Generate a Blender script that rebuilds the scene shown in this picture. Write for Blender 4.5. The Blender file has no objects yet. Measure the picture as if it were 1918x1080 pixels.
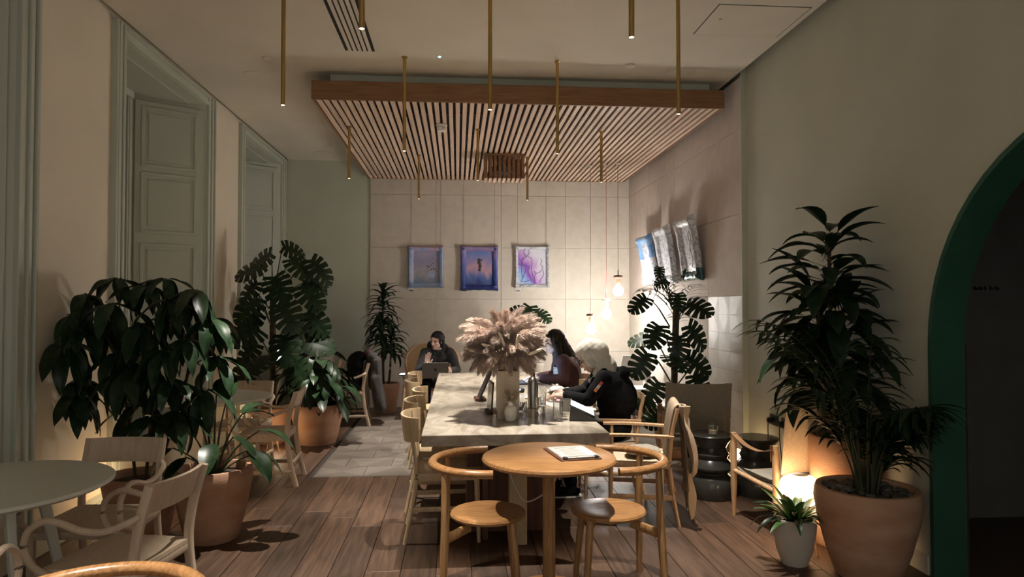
import bpy, bmesh, math, random
from mathutils import Vector, Matrix, noise
R = math.radians
PI = math.pi
rnd = random.Random(7)
sc = bpy.context.scene
col = sc.collection
# ------------------------------------------------------------------ camera, world, exposure
CAM_H = 1.55
cam_data = bpy.data.cameras.new('camera')
cam_data.sensor_width = 36.0
cam_data.lens = 36.0 * 1280.0 / 1918.0
cam_data.clip_start = 0.05
cam = bpy.data.objects.new('camera', cam_data)
col.objects.link(cam)
cam.location = (0, 0, CAM_H)
_th = math.atan(102 / 1280); _ph = math.atan(30 / 1280 * math.cos(_th))
cam.rotation_euler = Vector((math.sin(_th) * math.cos(_ph), math.cos(_th) * math.cos(_ph), math.sin(_ph))).to_track_quat('-Z', 'Y').to_euler()
sc.camera = cam
sc.view_settings.view_transform = 'Standard'
sc.view_settings.look = 'None'
sc.view_settings.gamma = 1
sc.view_settings.use_curve_mapping = False
sc.view_settings.exposure = 0.32
world = bpy.data.worlds.new('world'); sc.world = world
world.use_nodes = True
WORLD_COL = (1.0, 0.97, 0.89); WORLD_STR = 0.54
bg = world.node_tree.nodes['Background']
bg.inputs[0].default_value = (*WORLD_COL, 1); bg.inputs[1].default_value = WORLD_STR
# light levels of the lamps; the rod level also drives the added row
ROD_W = 400.0; ROD_CONE = 46; ROD_BLEND = 0.8
BULB_STR = 150.0
LAMP_STR = 8.0
WARM = (1.0, 0.93, 0.83)
# ------------------------------------------------------------------ materials
MATS = {}
def mat(name, c, rough=.6, c2=None, scale=6, stretch=(1, 1, 1), detail=4, lo=.35, hi=.65, bump=0, bscale=None, metal=0, var=0, trans=0, emit=None, estr=0, spec=.5, ior=1.45, dist=0, sheen=0, coat=0):
    m = bpy.data.materials.new(name); m.use_nodes = True
    nt = m.node_tree; b = nt.nodes['Principled BSDF']
    I = b.inputs
    I['Roughness'].default_value = rough; I['Metallic'].default_value = metal
    I['Base Color'].default_value = (*c, 1); I['Specular IOR Level'].default_value = spec; I['IOR'].default_value = ior
    if trans: I['Transmission Weight'].default_value = trans
    if sheen: I['Sheen Weight'].default_value = sheen
    if coat: I['Coat Weight'].default_value = coat
    if emit: I['Emission Color'].default_value = (*emit, 1); I['Emission Strength'].default_value = estr
    N = nt.nodes.new; L = nt.links.new
    if c2 or bump:
        tc = N('ShaderNodeTexCoord'); mp = N('ShaderNodeMapping'); mp.inputs['Scale'].default_value = stretch
        src = tc.outputs['Object']
        if var:
            oi = N('ShaderNodeObjectInfo'); sc_ = N('ShaderNodeMath'); sc_.operation = 'MULTIPLY'; sc_.inputs[1].default_value = 37.0
            L(oi.outputs['Random'], sc_.inputs[0])
            cx = N('ShaderNodeCombineXYZ'); L(sc_.outputs[0], cx.inputs[0]); L(sc_.outputs[0], cx.inputs[1]); L(sc_.outputs[0], cx.inputs[2])
            va = N('ShaderNodeVectorMath'); va.operation = 'ADD'; L(src, va.inputs[0]); L(cx.outputs[0], va.inputs[1]); src = va.outputs[0]
        L(src, mp.inputs['Vector'])
        nz = N('ShaderNodeTexNoise'); nz.inputs['Scale'].default_value = scale; nz.inputs['Detail'].default_value = detail; nz.inputs['Distortion'].default_value = dist
        L(mp.outputs[0], nz.inputs['Vector'])
        if c2:
            rp = N('ShaderNodeValToRGB'); e = rp.color_ramp.elements
            e[0].position = lo; e[1].position = hi; e[0].color = (*c, 1); e[1].color = (*c2, 1)
            L(nz.outputs['Fac'], rp.inputs[0]); out = rp.outputs[0]
            if var:
                hv = N('ShaderNodeHueSaturation'); mr = N('ShaderNodeMapRange'); mr.inputs[3].default_value = 1 - var; mr.inputs[4].default_value = 1 + var
                L(oi.outputs['Random'], mr.inputs[0]); L(mr.outputs[0], hv.inputs['Value']); L(out, hv.inputs['Color']); out = hv.outputs[0]
            L(out, I['Base Color'])
        if bump:
            n2 = nz
            if bscale:
                n2 = N('ShaderNodeTexNoise'); n2.inputs['Scale'].default_value = bscale; n2.inputs['Detail'].default_value = 3; L(mp.outputs[0], n2.inputs['Vector'])
            bp = N('ShaderNodeBump'); bp.inputs['Strength'].default_value = bump; bp.inputs['Distance'].default_value = .01
            L(n2.outputs['Fac'], bp.inputs['Height']); L(bp.outputs[0], I['Normal'])
    MATS[name] = m
    return m
mat('paint_cream', (.74, .665, .53), .75, (.78, .70, .565), 2, bump=.05, bscale=60)
mat('paint_sage', (.51, .53, .43), .7, (.545, .565, .465), 2, bump=.04, bscale=70)
mat('paint_olive', (.50, .495, .40), .75, (.54, .535, .435), 1.5, bump=.06, bscale=80)
mat('trim_sage', (.50, .525, .45), .5)
mat('ceiling_paint', (.66, .60, .50), .8, (.69, .63, .53), 2)
mat('linen', (.58, .525, .45), .85, (.63, .57, .495), 9, bump=.25, bscale=220, var=.02)
mat('linen_shaded', (.52, .44, .385), .8, (.57, .49, .43), 7, bump=.2, bscale=200, var=.03)  # pinker, darker linen: shade on the upper side wall put into its colour
mat('facet_tile', (.60, .55, .48), .45, (.66, .61, .54), 5, var=.06)
mat('facet_tile_dark', (.57, .52, .455), .5, (.62, .57, .50), 5, var=.05)
mat('plank', (.036, .019, .011), .5, (.094, .051, .030), 5, (7, .55, 7), 8, .3, .72, bump=.22, var=.3, dist=.6)
mat('floor_base', (.03, .018, .012), .8)
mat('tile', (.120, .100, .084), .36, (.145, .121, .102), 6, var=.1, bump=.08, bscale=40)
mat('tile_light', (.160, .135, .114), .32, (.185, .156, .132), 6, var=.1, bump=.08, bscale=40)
mat('grout', (.12, .10, .085), .8)
mat('canopy_wood', (.22, .105, .045), .5, (.31, .16, .075), 4, (.8, 6, 14), 6, var=.05)
mat('slat_wood', (.62, .45, .34), .55, (.72, .54, .42), 5, (14, .7, 6), 5, var=.1)
mat('black', (.012, .012, .013), .6)
mat('brass', (.50, .34, .13), .32, metal=1)
mat('marble', (.34, .285, .22), .16, (.52, .46, .375), 2.6, (1.6, .8, 2), 9, .36, .62, dist=2.6)
mat('plinth_wood', (.085, .03, .016), .5, (.14, .055, .03), 5, (7, 7, .6), 5)
mat('plinth_stone', (.40, .29, .17), .55, (.50, .38, .24), 4, (3, 3, .8), 5)
mat('honey_oak', (.235, .110, .040), .3, (.375, .195, .078), 7, (.9, 11, 11), 7, .36, .64, bump=.08, dist=.8)
mat('honey_oak_up', (.25, .130, .048), .34, (.38, .21, .088), 6, (11, 11, .8), 7, .36, .64, bump=.08, dist=.8)
mat('pale_oak', (.47, .34, .20), .5, (.58, .435, .275), 4, (10, 10, 1.2), 6, bump=.05, dist=.4)
mat('beech', (.50, .38, .275), .5, (.58, .455, .34), 4, (10, 10, 1.2), 5, bump=.04)
mat('tan_oak', (.46, .275, .145), .5, (.57, .365, .21), 4, (10, 10, 1.2), 5, bump=.04)
mat('table_grey', (.64, .63, .555), .35, (.68, .67, .59), 5)
mat('terracotta', (.39, .195, .108), .85, (.51, .315, .21), 3.5, (1, 1, 2.5), 7, .3, .7, bump=.15, bscale=30, var=.08)
mat('chalk_pot', (.50, .45, .38), .75, (.57, .52, .44), 5, bump=.12, bscale=40)
mat('soil', (.022, .016, .012), .95, (.05, .036, .025), 25, bump=.6)
mat('stone_dark', (.07, .065, .055), .6, (.15, .135, .115), 12, var=.35)
mat('leaf_dark', (.008, .020, .009), .42, (.019, .040, .016), 7, var=.25, spec=.18)
mat('leaf_mid', (.008, .020, .007), .36, (.016, .037, .012), 8, var=.25, spec=.35)
mat('leaf_light', (.045, .115, .022), .38, (.085, .175, .035), 10, var=.2)
mat('stem', (.035, .045, .018), .6, (.06, .07, .03), 12)
mat('bark', (.055, .036, .022), .9, (.10, .068, .042), 14, (1, 1, 3), bump=.5)
mat('spathe', (.75, .72, .62), .5)
mat('pampas', (.43, .315, .26), .9, (.62, .50, .425), 9, var=.25, sheen=.2)
mat('dried_cream', (.66, .55, .40), .9, (.74, .64, .49), 20, var=.1)
mat('wood_box', (.42, .345, .25), .35, (.52, .43, .32), 3, (6, 6, 1), 5)
mat('steel', (.50, .48, .45), .3, metal=1)
mat('white_glaze', (.74, .70, .62), .3, (.80, .77, .70), 6)
mat('grey_glaze', (.42, .41, .38), .4)
mat('white_plastic', (.78, .76, .72), .35)
mat('paper', (.52, .50, .46), .8)
mat('ink', (.06, .055, .05), .7)
mat('glass', (.93, .95, .94), .03, trans=1, ior=1.45)
mat('water', (.95, .92, .92), .02, trans=1, ior=1.33)
mat('bulb', (1, .96, .9), .3, emit=(1, .96, .90), estr=BULB_STR)
mat('tip_glow', (1, .95, .85), .3, emit=(1, .88, .70), estr=14)
mat('lamp_glow', (1, .85, .6), .5, emit=(1, .69, .38), estr=LAMP_STR)
mat('leather', (.19, .095, .045), .5, (.26, .14, .07), 12)
mat('canvas', (.27, .245, .195), .9, (.32, .29, .235), 60, bump=.2)
mat('canvas_tan', (.52, .40, .27), .9, (.60, .47, .33), 60, bump=.2)
mat('cord_seat', (.47, .37, .255), .85, (.58, .47, .34), 30, (1, 14, 1), bump=.35)
mat('ceramic_dark', (.030, .031, .028), .22, (.05, .05, .044), 6, coat=.3)
mat('cane', (.42, .25, .11), .6, (.50, .31, .15), 40, bump=.2)
mat('skin', (.50, .30, .215), .5, (.54, .33, .24), 12)
mat('skin_fair', (.60, .40, .31), .5, (.63, .43, .34), 12)
mat('lip', (.36, .12, .10), .45)
mat('eye_white', (.30, .28, .26), .4)
mat('hair_black', (.007, .006, .006), .6, (.014, .011, .010), 10, (30, 30, 2), spec=.2)
mat('hair_brown', (.012, .008, .007), .5, (.032, .021, .015), 10, (30, 30, 2), spec=.3)
mat('cloth_black', (.006, .006, .007), .95, (.011, .011, .013), 12, spec=.2)
mat('cloth_charcoal', (.022, .021, .020), .9, (.034, .032, .030), 14)
mat('cloth_maroon', (.070, .030, .032), .9, (.095, .042, .043), 10)
mat('cloth_grey', (.034, .029, .027), .9, (.050, .043, .039), 10)
mat('speaker_grille', (.40, .36, .29), .8)
mat('cloth_tan', (.30, .225, .155), .9, (.38, .29, .205), 8, (1, 1, .5))
mat('cloth_white', (.66, .64, .60), .9)
mat('hijab', (.58, .545, .475), .85, (.62, .585, .51), 5, (14, 3, 1))
mat('crochet', (.60, .55, .46), .9, (.15, .13, .11), 60, lo=.5, hi=.6)
mat('pink_cloth', (.62, .38, .42), .8)
mat('red_patch', (.50, .07, .05), .6)
mat('orange_patch', (.65, .22, .05), .6)
mat('laptop_grey', (.16, .155, .15), .4, metal=.6)
mat('laptop_dark', (.03, .03, .03), .5)
mat('screen_white', (.8, .85, .95), .3, emit=(.80, .88, 1.0), estr=1.5)
mat('screen_blue', (.3, .5, .9), .3, emit=(.42, .66, 1.0), estr=11.0)
mat('led_green', (.1, .8, .5), .4, emit=(.2, 1.0, .7), estr=6)
mat('led_blue', (.2, .5, 1), .4, emit=(.3, .65, 1.0), estr=6)
mat('night_glass', (.10, .12, .17), .08, spec=.6)
mat('arch_green', (.020, .085, .050), .6, (.026, .10, .06), 3)
mat('corridor', (.17, .165, .155), .85, (.20, .195, .18), 4)
mat('corridor_floor', (.10, .065, .045), .5)
mat('metal_edge', (.55, .52, .48), .35, metal=1)
mat('socket_black', (.015, .015, .015), .3)
mat('wire', (.10, .09, .08), .5)
mat('white_wire', (.6, .58, .55), .5)
mat('resin_clear', (.86, .88, .92), .10, (.36, .39, .44), 14, lo=.42, hi=.66, trans=.3, dist=2.2, bump=.7)
mat('resin_blue', (.08, .22, .50), .15, (.30, .48, .75), 8, trans=.2, dist=1.0, bump=.4)
mat('resin_teal', (.012, .06, .06), .2, (.03, .12, .11), 8, dist=1)
mat('resin_line', (.05, .05, .06), .4)
mat('red_cord', (.40, .05, .05), .5)
mat('yellow', (.62, .46, .06), .5)
def art_mat(name, cols, scale, rot=0):
    # a poured-resin picture: colours run along the height and are stirred by noise
    m = bpy.data.materials.new(name); m.use_nodes = True; nt = m.node_tree; N = nt.nodes.new; L = nt.links.new
    b = nt.nodes['Principled BSDF']; b.inputs['Roughness'].default_value = .18
    tc = N('ShaderNodeTexCoord'); mp = N('ShaderNodeMapping'); mp.inputs['Rotation'].default_value = (0, rot, 0); L(tc.outputs['Generated'], mp.inputs[0])
    sx = N('ShaderNodeSeparateXYZ'); L(mp.outputs[0], sx.inputs[0])
    nz = N('ShaderNodeTexNoise'); nz.inputs['Scale'].default_value = scale; nz.inputs['Detail'].default_value = 5; nz.inputs['Distortion'].default_value = 1.2; L(tc.outputs['Generated'], nz.inputs['Vector'])
    ma = N('ShaderNodeMath'); ma.operation = 'MULTIPLY_ADD'; ma.inputs[1].default_value = .6; ma.inputs[2].default_value = -.30; L(nz.outputs['Fac'], ma.inputs[0])
    ad = N('ShaderNodeMath'); L(sx.outputs['Z'], ad.inputs[0]); L(ma.outputs[0], ad.inputs[1])
    rp = N('ShaderNodeValToRGB'); e = rp.color_ramp.elements
    while len(e) < len(cols): e.new(.5)
    for i, (p, c) in enumerate(cols): e[i].position = p; e[i].color = (*c, 1)
    L(ad.outputs[0], rp.inputs[0]); L(rp.outputs[0], b.inputs['Base Color'])
    bp = N('ShaderNodeBump'); bp.inputs['Strength'].default_value = .25; bp.inputs['Distance'].default_value = .02; L(nz.outputs['Fac'], bp.inputs['Height']); L(bp.outputs[0], b.inputs['Normal'])
    MATS[name] = m
art_mat('art_lilac', [(0, (.15, .19, .30)), (.3, (.34, .31, .34)), (.65, (.27, .24, .38)), (1, (.34, .30, .46))], 3)
art_mat('art_lilac_frame', [(0, (.22, .30, .46)), (.4, (.36, .40, .52)), (.8, (.24, .33, .58)), (1, (.50, .34, .44))], 5)
art_mat('art_dusk', [(0, (.02, .03, .13)), (.25, (.07, .12, .34)), (.46, (.46, .26, .32)), (.66, (.28, .22, .42)), (1, (.10, .20, .50))], 2)
art_mat('art_dusk_frame', [(0, (.01, .02, .13)), (.4, (.05, .10, .34)), (.7, (.14, .14, .40)), (1, (.30, .20, .34))], 5)
art_mat('art_violet', [(0, (.50, .66, .74)), (.25, (.30, .45, .75)), (.45, (.28, .10, .55)), (.62, (.50, .28, .62)), (1, (.66, .66, .74))], 2.2, R(-50))
# ------------------------------------------------------------------ mesh helpers
def V(*a): return Vector(a)
class MB:
    def __init__(s): s.v = []; s.f = []; s.mi = []; s.cm = 0
    def add(s, vs, fs):
        o = len(s.v); s.v += [tuple(x) for x in vs]
        for f in fs: s.f.append(tuple(i + o for i in f)); s.mi.append(s.cm)
        return s
    def box(s, c, size, M=None, b=.004):
        hx, hy, hz = size[0] / 2, size[1] / 2, size[2] / 2
        b = min(b, hx * .45, hy * .45, hz * .45)
        M = M or Matrix.Identity(3); c = Vector(c)
        if b <= 0:
            vs = [c + M @ V(x * hx, y * hy, z * hz) for x in (-1, 1) for y in (-1, 1) for z in (-1, 1)]
            return s.add(vs, [(0, 1, 3, 2), (4, 6, 7, 5), (0, 4, 5, 1), (2, 3, 7, 6), (0, 2, 6, 4), (1, 5, 7, 3)])
        vs = []; idx = {}
        for x in (-1, 1):
            for y in (-1, 1):
                for z in (-1, 1):
                    for ax in range(3):
                        q = [x * (hx - b), y * (hy - b), z * (hz - b)]; q[ax] = (x, y, z)[ax] * (hx, hy, hz)[ax]
                        idx[x, y, z, ax] = len(vs); vs.append(c + M @ Vector(q))
        fs = []
        for ax in range(3):
            o1, o2 = [(1, 2), (2, 0), (0, 1)][ax]
            for sg in (-1, 1):
                f = []
                for a, bb in ((-1, -1), (1, -1), (1, 1), (-1, 1)):
                    k = [0, 0, 0]; k[ax] = sg; k[o1] = a; k[o2] = bb; f.append(idx[k[0], k[1], k[2], ax])
                fs.append(tuple(f if sg > 0 else f[::-1]))
        for ax in range(3):
            o1, o2 = [(1, 2), (2, 0), (0, 1)][ax]
            for a in (-1, 1):
                for bb in (-1, 1):
                    def K(t, w):
                        k = [0, 0, 0]; k[ax] = t; k[o1] = a; k[o2] = bb; return idx[k[0], k[1], k[2], w]
                    f = [K(-1, o1), K(1, o1), K(1, o2), K(-1, o2)]
                    fs.append(tuple(f if a * bb < 0 else f[::-1]))
        for x in (-1, 1):
            for y in (-1, 1):
                for z in (-1, 1):
                    f = (idx[x, y, z, 0], idx[x, y, z, 1], idx[x, y, z, 2]); fs.append(f if x * y * z > 0 else f[::-1])
        return s.add(vs, fs)
    def b2(s, lo, hi, b=.004):
        return s.box([(lo[i] + hi[i]) / 2 for i in range(3)], [hi[i] - lo[i] for i in range(3)], None, b)
    def sweep(s, pts, w, h=None, n=8, up=(0, 0, 1), rect=False, cap=True, closed=False):
        """w: half width (scalar/list), h: half height"""
        pts = [Vector(p) for p in pts]; m = len(pts)
        W = w if isinstance(w, (list, tuple)) else [w] * m
        H = W if h is None else (h if isinstance(h, (list, tuple)) else [h] * m)
        up = Vector(up); vs = []
        if rect: prof = [(1, -.7), (1, .7), (.7, 1), (-.7, 1), (-1, .7), (-1, -.7), (-.7, -1), (.7, -1)]
        else: prof = [(math.cos(2 * PI * i / n), math.sin(2 * PI * i / n)) for i in range(n)]
        n = len(prof)
        for i, p in enumerate(pts):
            if closed: t = pts[(i + 1) % m] - pts[i - 1]
            else: t = pts[min(i + 1, m - 1)] - pts[max(i - 1, 0)]
            t.normalize(); sd = t.cross(up)
            if sd.length < .05: sd = t.cross(V(1, 0, 0)) if abs(t.x) < .9 else t.cross(V(0, 1, 0))
            sd.normalize(); u = sd.cross(t)
            for a, b in prof: vs.append(p + sd * a * W[i] + u * b * H[i])
        fs = []
        for i in range(m if closed else m - 1):
            j = (i + 1) % m
            for k in range(n): fs.append((i * n + k, i * n + (k + 1) % n, j * n + (k + 1) % n, j * n + k))
        if cap and not closed: fs += [tuple(range(n))[::-1], tuple(range((m - 1) * n, m * n))]
        return s.add(vs, fs)
    def bar(s, a, b, w, h, up=(0, 0, 1)): return s.sweep([a, b], w / 2, h / 2, up=up, rect=True)
    def rod(s, a, b, r, r2=None, n=10): return s.sweep([a, b], [r, r if r2 is None else r2], n=n)
    def lathe(s, prof, n=28, c=(0, 0, 0), sx=1, sy=1):
        vs = []; m = len(prof)
        for r, z in prof:
            for k in range(n):
                a = 2 * PI * k / n; vs.append((c[0] + r * math.cos(a) * sx, c[1] + r * math.sin(a) * sy, c[2] + z))
        fs = []
        for i in range(m - 1):
            for k in range(n): fs.append((i * n + k, i * n + (k + 1) % n, (i + 1) * n + (k + 1) % n, (i + 1) * n + k))
        if prof[0][0] > 1e-6: fs.append(tuple(range(n))[::-1])
        if prof[-1][0] > 1e-6: fs.append(tuple(range((m - 1) * n, m * n)))
        return s.add(vs, fs)
    def grid(s, fn, nu, nv, thick=0):
        vs = [Vector(fn(i / nu, j / nv)) for i in range(nu + 1) for j in range(nv + 1)]
        q = lambda i, j: i * (nv + 1) + j
        fs = [(q(i, j), q(i + 1, j), q(i + 1, j + 1), q(i, j + 1)) for i in range(nu) for j in range(nv)]
        if not thick: return s.add(vs, fs)
        nr = [Vector() for _ in vs]
        for f in fs:
            k = (vs[f[1]] - vs[f[0]]).cross(vs[f[3]] - vs[f[0]])
            for i in f: nr[i] += k
        N = len(vs)
        vs2 = vs + [p - nr[i].normalized() * thick for i, p in enumerate(vs)]
        fs2 = fs + [tuple(i + N for i in f[::-1]) for f in fs]
        edge = [q(i, 0) for i in range(nu)] + [q(nu, j) for j in range(nv)] + [q(i, nv) for i in range(nu, 0, -1)] + [q(0, j) for j in range(nv, 0, -1)]
        for a, b in zip(edge, edge[1:] + edge[:1]): fs2.append((b, a, a + N, b + N))
        return s.add(vs2, fs2)
    def prism(s, poly, z0, z1, T=None):
        n = len(poly); T = T or (lambda x, y, z: (x, y, z))
        vs = [T(x, y, z0) for x, y in poly] + [T(x, y, z1) for x, y in poly]
        fs = [tuple(range(n))[::-1], tuple(range(n, 2 * n))] + [(i, (i + 1) % n, n + (i + 1) % n, n + i) for i in range(n)]
        return s.add(vs, fs)
    def ell(s, c, r, M=None, nu=14, nv=10):
        M = M or Matrix.Identity(3); c = Vector(c)
        r = (r, r, r) if not isinstance(r, (tuple, list)) else r
        vs = [c + M @ V(0, 0, -r[2])]
        for j in range(1, nv):
            t = -PI / 2 + PI * j / nv
            for k in range(nu): a = 2 * PI * k / nu; vs.append(c + M @ V(r[0] * math.cos(t) * math.cos(a), r[1] * math.cos(t) * math.sin(a), r[2] * math.sin(t)))
        vs.append(c + M @ V(0, 0, r[2])); fs = []
        for k in range(nu): fs.append((0, 1 + (k + 1) % nu, 1 + k)); fs.append((len(vs) - 1, len(vs) - 1 - nu + k, len(vs) - 1 - nu + (k + 1) % nu))
        for j in range(nv - 2):
            for k in range(nu): a = 1 + j * nu; fs.append((a + k, a + (k + 1) % nu, a + nu + (k + 1) % nu, a + nu + k))
        return s.add(vs, fs)
    def cap(s, a, b, ra, rb, n=12):
        """tapered capsule"""
        a, b = Vector(a), Vector(b); d = b - a; L = d.length; t = d.normalized() if L > 1e-6 else V(0, 0, 1)
        pts = []; rs = []
        for k in range(0, 5): g = PI / 2 * k / 4; pts.append(a - t * ra * math.cos(g)); rs.append(max(ra * math.sin(g), .0004))
        for k in range(0, 5): g = PI / 2 * k / 4; pts.append(b + t * rb * math.sin(g)); rs.append(max(rb * math.cos(g), .0004))
        x = t.cross(V(0, 0, 1)); x = x.normalized() if x.length > .05 else V(1, 0, 0); y = t.cross(x); vs = []
        for p, r in zip(pts, rs):
            for k in range(n): g = 2 * PI * k / n; vs.append(p + x * r * math.cos(g) + y * r * math.sin(g))
        m = len(pts); fs = [(i * n + k, i * n + (k + 1) % n, (i + 1) * n + (k + 1) % n, (i + 1) * n + k) for i in range(m - 1) for k in range(n)]
        fs += [tuple(range(n))[::-1], tuple(range((m - 1) * n, m * n))]
        return s.add(vs, fs)
    def mesh(s, name, mats, smooth=35):
        me = bpy.data.meshes.new(name); me.from_pydata(s.v, [], s.f)
        for m in (mats if isinstance(mats, (list, tuple)) else [mats]): me.materials.append(MATS[m])
        if any(s.mi): me.polygons.foreach_set('material_index', s.mi)
        bm = bmesh.new(); bm.from_mesh(me); bmesh.ops.recalc_face_normals(bm, faces=bm.faces); bm.to_mesh(me); bm.free()
        if smooth:
            me.polygons.foreach_set('use_smooth', [True] * len(me.polygons)); me.set_sharp_from_angle(angle=R(smooth))
        return me
    def build(s, name, mats, parent=None, smooth=35, label=None):
        return link(name, s.mesh(name, mats, smooth), parent, label)
def link(name, data, parent=None, label=None):
    o = bpy.data.objects.new(name, data); col.objects.link(o)
    if parent is not None: o.parent = parent
    if label: o['label'] = label
    return o
def tag(o, label, cat, group=None, kind=None):
    if label: o['label'] = label
    if cat: o['category'] = cat
    if group: o['group'] = group
    if kind: o['kind'] = kind
    return o
def struct(o): o['kind'] = 'structure'; return o
def thing(name, label, cat, loc=(0, 0, 0), rz=0, group=None):
    o = bpy.data.objects.new(name, None); o.empty_display_size = .1; col.objects.link(o)
    o.location = loc; o.rotation_euler = (0, 0, rz); return tag(o, label, cat, group)
def copy_tree(o, parent=None):
    c = o.copy(); col.objects.link(c)
    if parent is not None: c.parent = parent
    for ch in list(o.children): copy_tree(ch, c)
    return c
def dup(o, loc, rz, label, group=None):
    c = copy_tree(o); c.location = loc; c.rotation_euler = (0, 0, rz); c['label'] = label
    if group: c['group'] = group
    return c
def arc(c, r, a0, a1, n, z=0): return [V(c[0] + r * math.cos(a0 + (a1 - a0) * i / n), c[1] + r * math.sin(a0 + (a1 - a0) * i / n), z) for i in range(n + 1)]
def spline(P, n=6):
    P = [Vector(p) for p in P]; Q = [P[0] * 2 - P[1]] + P + [P[-1] * 2 - P[-2]]; out = []
    for i in range(1, len(Q) - 2):
        p0, p1, p2, p3 = Q[i - 1:i + 3]
        for k in range(n):
            t = k / n
            out.append(.5 * ((2 * p1) + (p2 - p0) * t + (2 * p0 - 5 * p1 + 4 * p2 - p3) * t * t + (3 * p1 - p0 - 3 * p2 + p3) * t ** 3))
    out.append(P[-1]); return out
def remesh(mb, voxel, smooth_it=4, amp=0, freq=12, stretch=(1, 1, 1), seed=0):
    """melt overlapping solids into one continuous surface"""
    me = bpy.data.meshes.new('tmp'); me.from_pydata(mb.v, [], mb.f)
    bm = bmesh.new(); bm.from_mesh(me); bmesh.ops.recalc_face_normals(bm, faces=bm.faces); bm.to_mesh(me); bm.free()
    o = bpy.data.objects.new('tmp', me); col.objects.link(o)
    m = o.modifiers.new('r', 'REMESH'); m.mode = 'VOXEL'; m.voxel_size = voxel
    if smooth_it: m = o.modifiers.new('s', 'SMOOTH'); m.factor = .5; m.iterations = smooth_it
    dg = bpy.context.evaluated_depsgraph_get(); res = bpy.data.meshes.new_from_object(o.evaluated_get(dg))
    bpy.data.objects.remove(o); bpy.data.meshes.remove(me)
    if amp:
        off = V(seed * 3.1, seed * 1.7, seed * 2.3)
        nrm = [v.normal.copy() for v in res.vertices]
        for v, nn in zip(res.vertices, nrm):
            q = V(v.co.x * stretch[0], v.co.y * stretch[1], v.co.z * stretch[2]) * freq + off
            v.co += nn * amp * (noise.noise(q) + .5 * noise.noise(q * 2.1))
    return res
def finish(me, name, matname, parent=None, label=None):
    me.name = name; me.materials.clear(); me.materials.append(MATS[matname])
    me.polygons.foreach_set('use_smooth', [True] * len(me.polygons))
    return link(name, me, parent, label)
# ------------------------------------------------------------------ the room
XL, XR, YB, ZC = -2.58, 2.70, 10.40, 3.71
TX0, TY0, XC = -1.29, 6.30, 2.65           # tiled / clad corner zone
# floor: planks along the room, tiles in the clad corner
fl = struct(MB().b2((-2.9, -1, -.05), (4.6, YB + .2, -.014), 0).build('floor', 'floor_base'))
pr = random.Random(3)
pw = .205; x = XL
k = 0
while x < XR - .01:
    w = min(pw, XR - x); y = .3 + pr.uniform(-1.1, 0)
    end = YB if x + w * .5 < TX0 else TY0 - .012
    while y < end - .02:
        L = min(pr.choice((1.5, 1.8, 2.1)), end - y)
        if end - y - L < .3: L = end - y
        x1 = x + w - .003
        if x < TX0 < x + w and y + L > TY0: x1 = min(x1, TX0 - .01)
        MB().b2((x, y, -.014), (x1, y + L - .003, pr.uniform(-.0006, .0006)), .0022).build('plank', 'plank', fl, smooth=0)
        y += L; k += 1
    x += pw
def tile_mesh(kind, w, d, h=.012):
    m = MB(); e = .002
    x0, x1, y0, y1 = -w / 2 + e, w / 2 - e, -d / 2 + e, d / 2 - e
    P = {0: (0, 0), 1: (x0 * .3, y0), 2: (x1 * .4, y1), 3: (x0, y1 * .2)}[kind]
    zz = .0035
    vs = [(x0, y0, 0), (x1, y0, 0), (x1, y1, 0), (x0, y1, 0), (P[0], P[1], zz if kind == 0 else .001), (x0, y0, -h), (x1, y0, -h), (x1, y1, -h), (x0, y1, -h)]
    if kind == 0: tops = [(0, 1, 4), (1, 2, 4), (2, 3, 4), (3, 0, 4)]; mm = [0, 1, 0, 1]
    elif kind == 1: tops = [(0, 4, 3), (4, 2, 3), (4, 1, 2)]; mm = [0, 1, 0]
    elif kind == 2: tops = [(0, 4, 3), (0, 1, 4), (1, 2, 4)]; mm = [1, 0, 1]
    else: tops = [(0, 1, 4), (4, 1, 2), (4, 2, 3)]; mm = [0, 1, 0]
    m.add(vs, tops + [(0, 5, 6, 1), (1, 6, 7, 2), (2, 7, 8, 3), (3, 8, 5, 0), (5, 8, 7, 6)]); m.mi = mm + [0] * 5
    return m
TW, TD = .4375, .372
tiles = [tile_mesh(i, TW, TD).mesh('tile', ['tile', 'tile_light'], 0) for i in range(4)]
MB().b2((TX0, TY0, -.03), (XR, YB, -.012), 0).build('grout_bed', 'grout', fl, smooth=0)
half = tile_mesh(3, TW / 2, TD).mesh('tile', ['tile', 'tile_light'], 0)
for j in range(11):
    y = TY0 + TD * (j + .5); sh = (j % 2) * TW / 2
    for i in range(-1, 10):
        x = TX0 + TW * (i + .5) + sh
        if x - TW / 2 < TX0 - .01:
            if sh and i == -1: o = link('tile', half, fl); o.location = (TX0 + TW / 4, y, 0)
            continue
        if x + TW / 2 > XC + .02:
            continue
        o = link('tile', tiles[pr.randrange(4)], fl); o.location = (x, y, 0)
MB().b2((TX0 - .008, TY0 - .012, -.014), (TX0, YB, .0015), 0).b2((TX0, TY0 - .012, -.014), (XC, TY0 - .001, .0015), 0).build('edge_strip', 'metal_edge', fl)
MB().b2((-.425, TY0, -.01), (-.415, YB, .002), 0).build('joint_strip', 'black', fl)
# ceiling slab floats a hand's breadth off the side walls
ce = struct(MB().b2((-2.52, -1.5, ZC), (2.615, YB, ZC + .05), 0).build('ceiling', 'ceiling_paint', smooth=0))
MB().b2((-3.4, -1.5, 4.02), (3.0, YB + .2, 4.1), 0).build('slab', 'paint_sage', ce, smooth=0)
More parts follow.
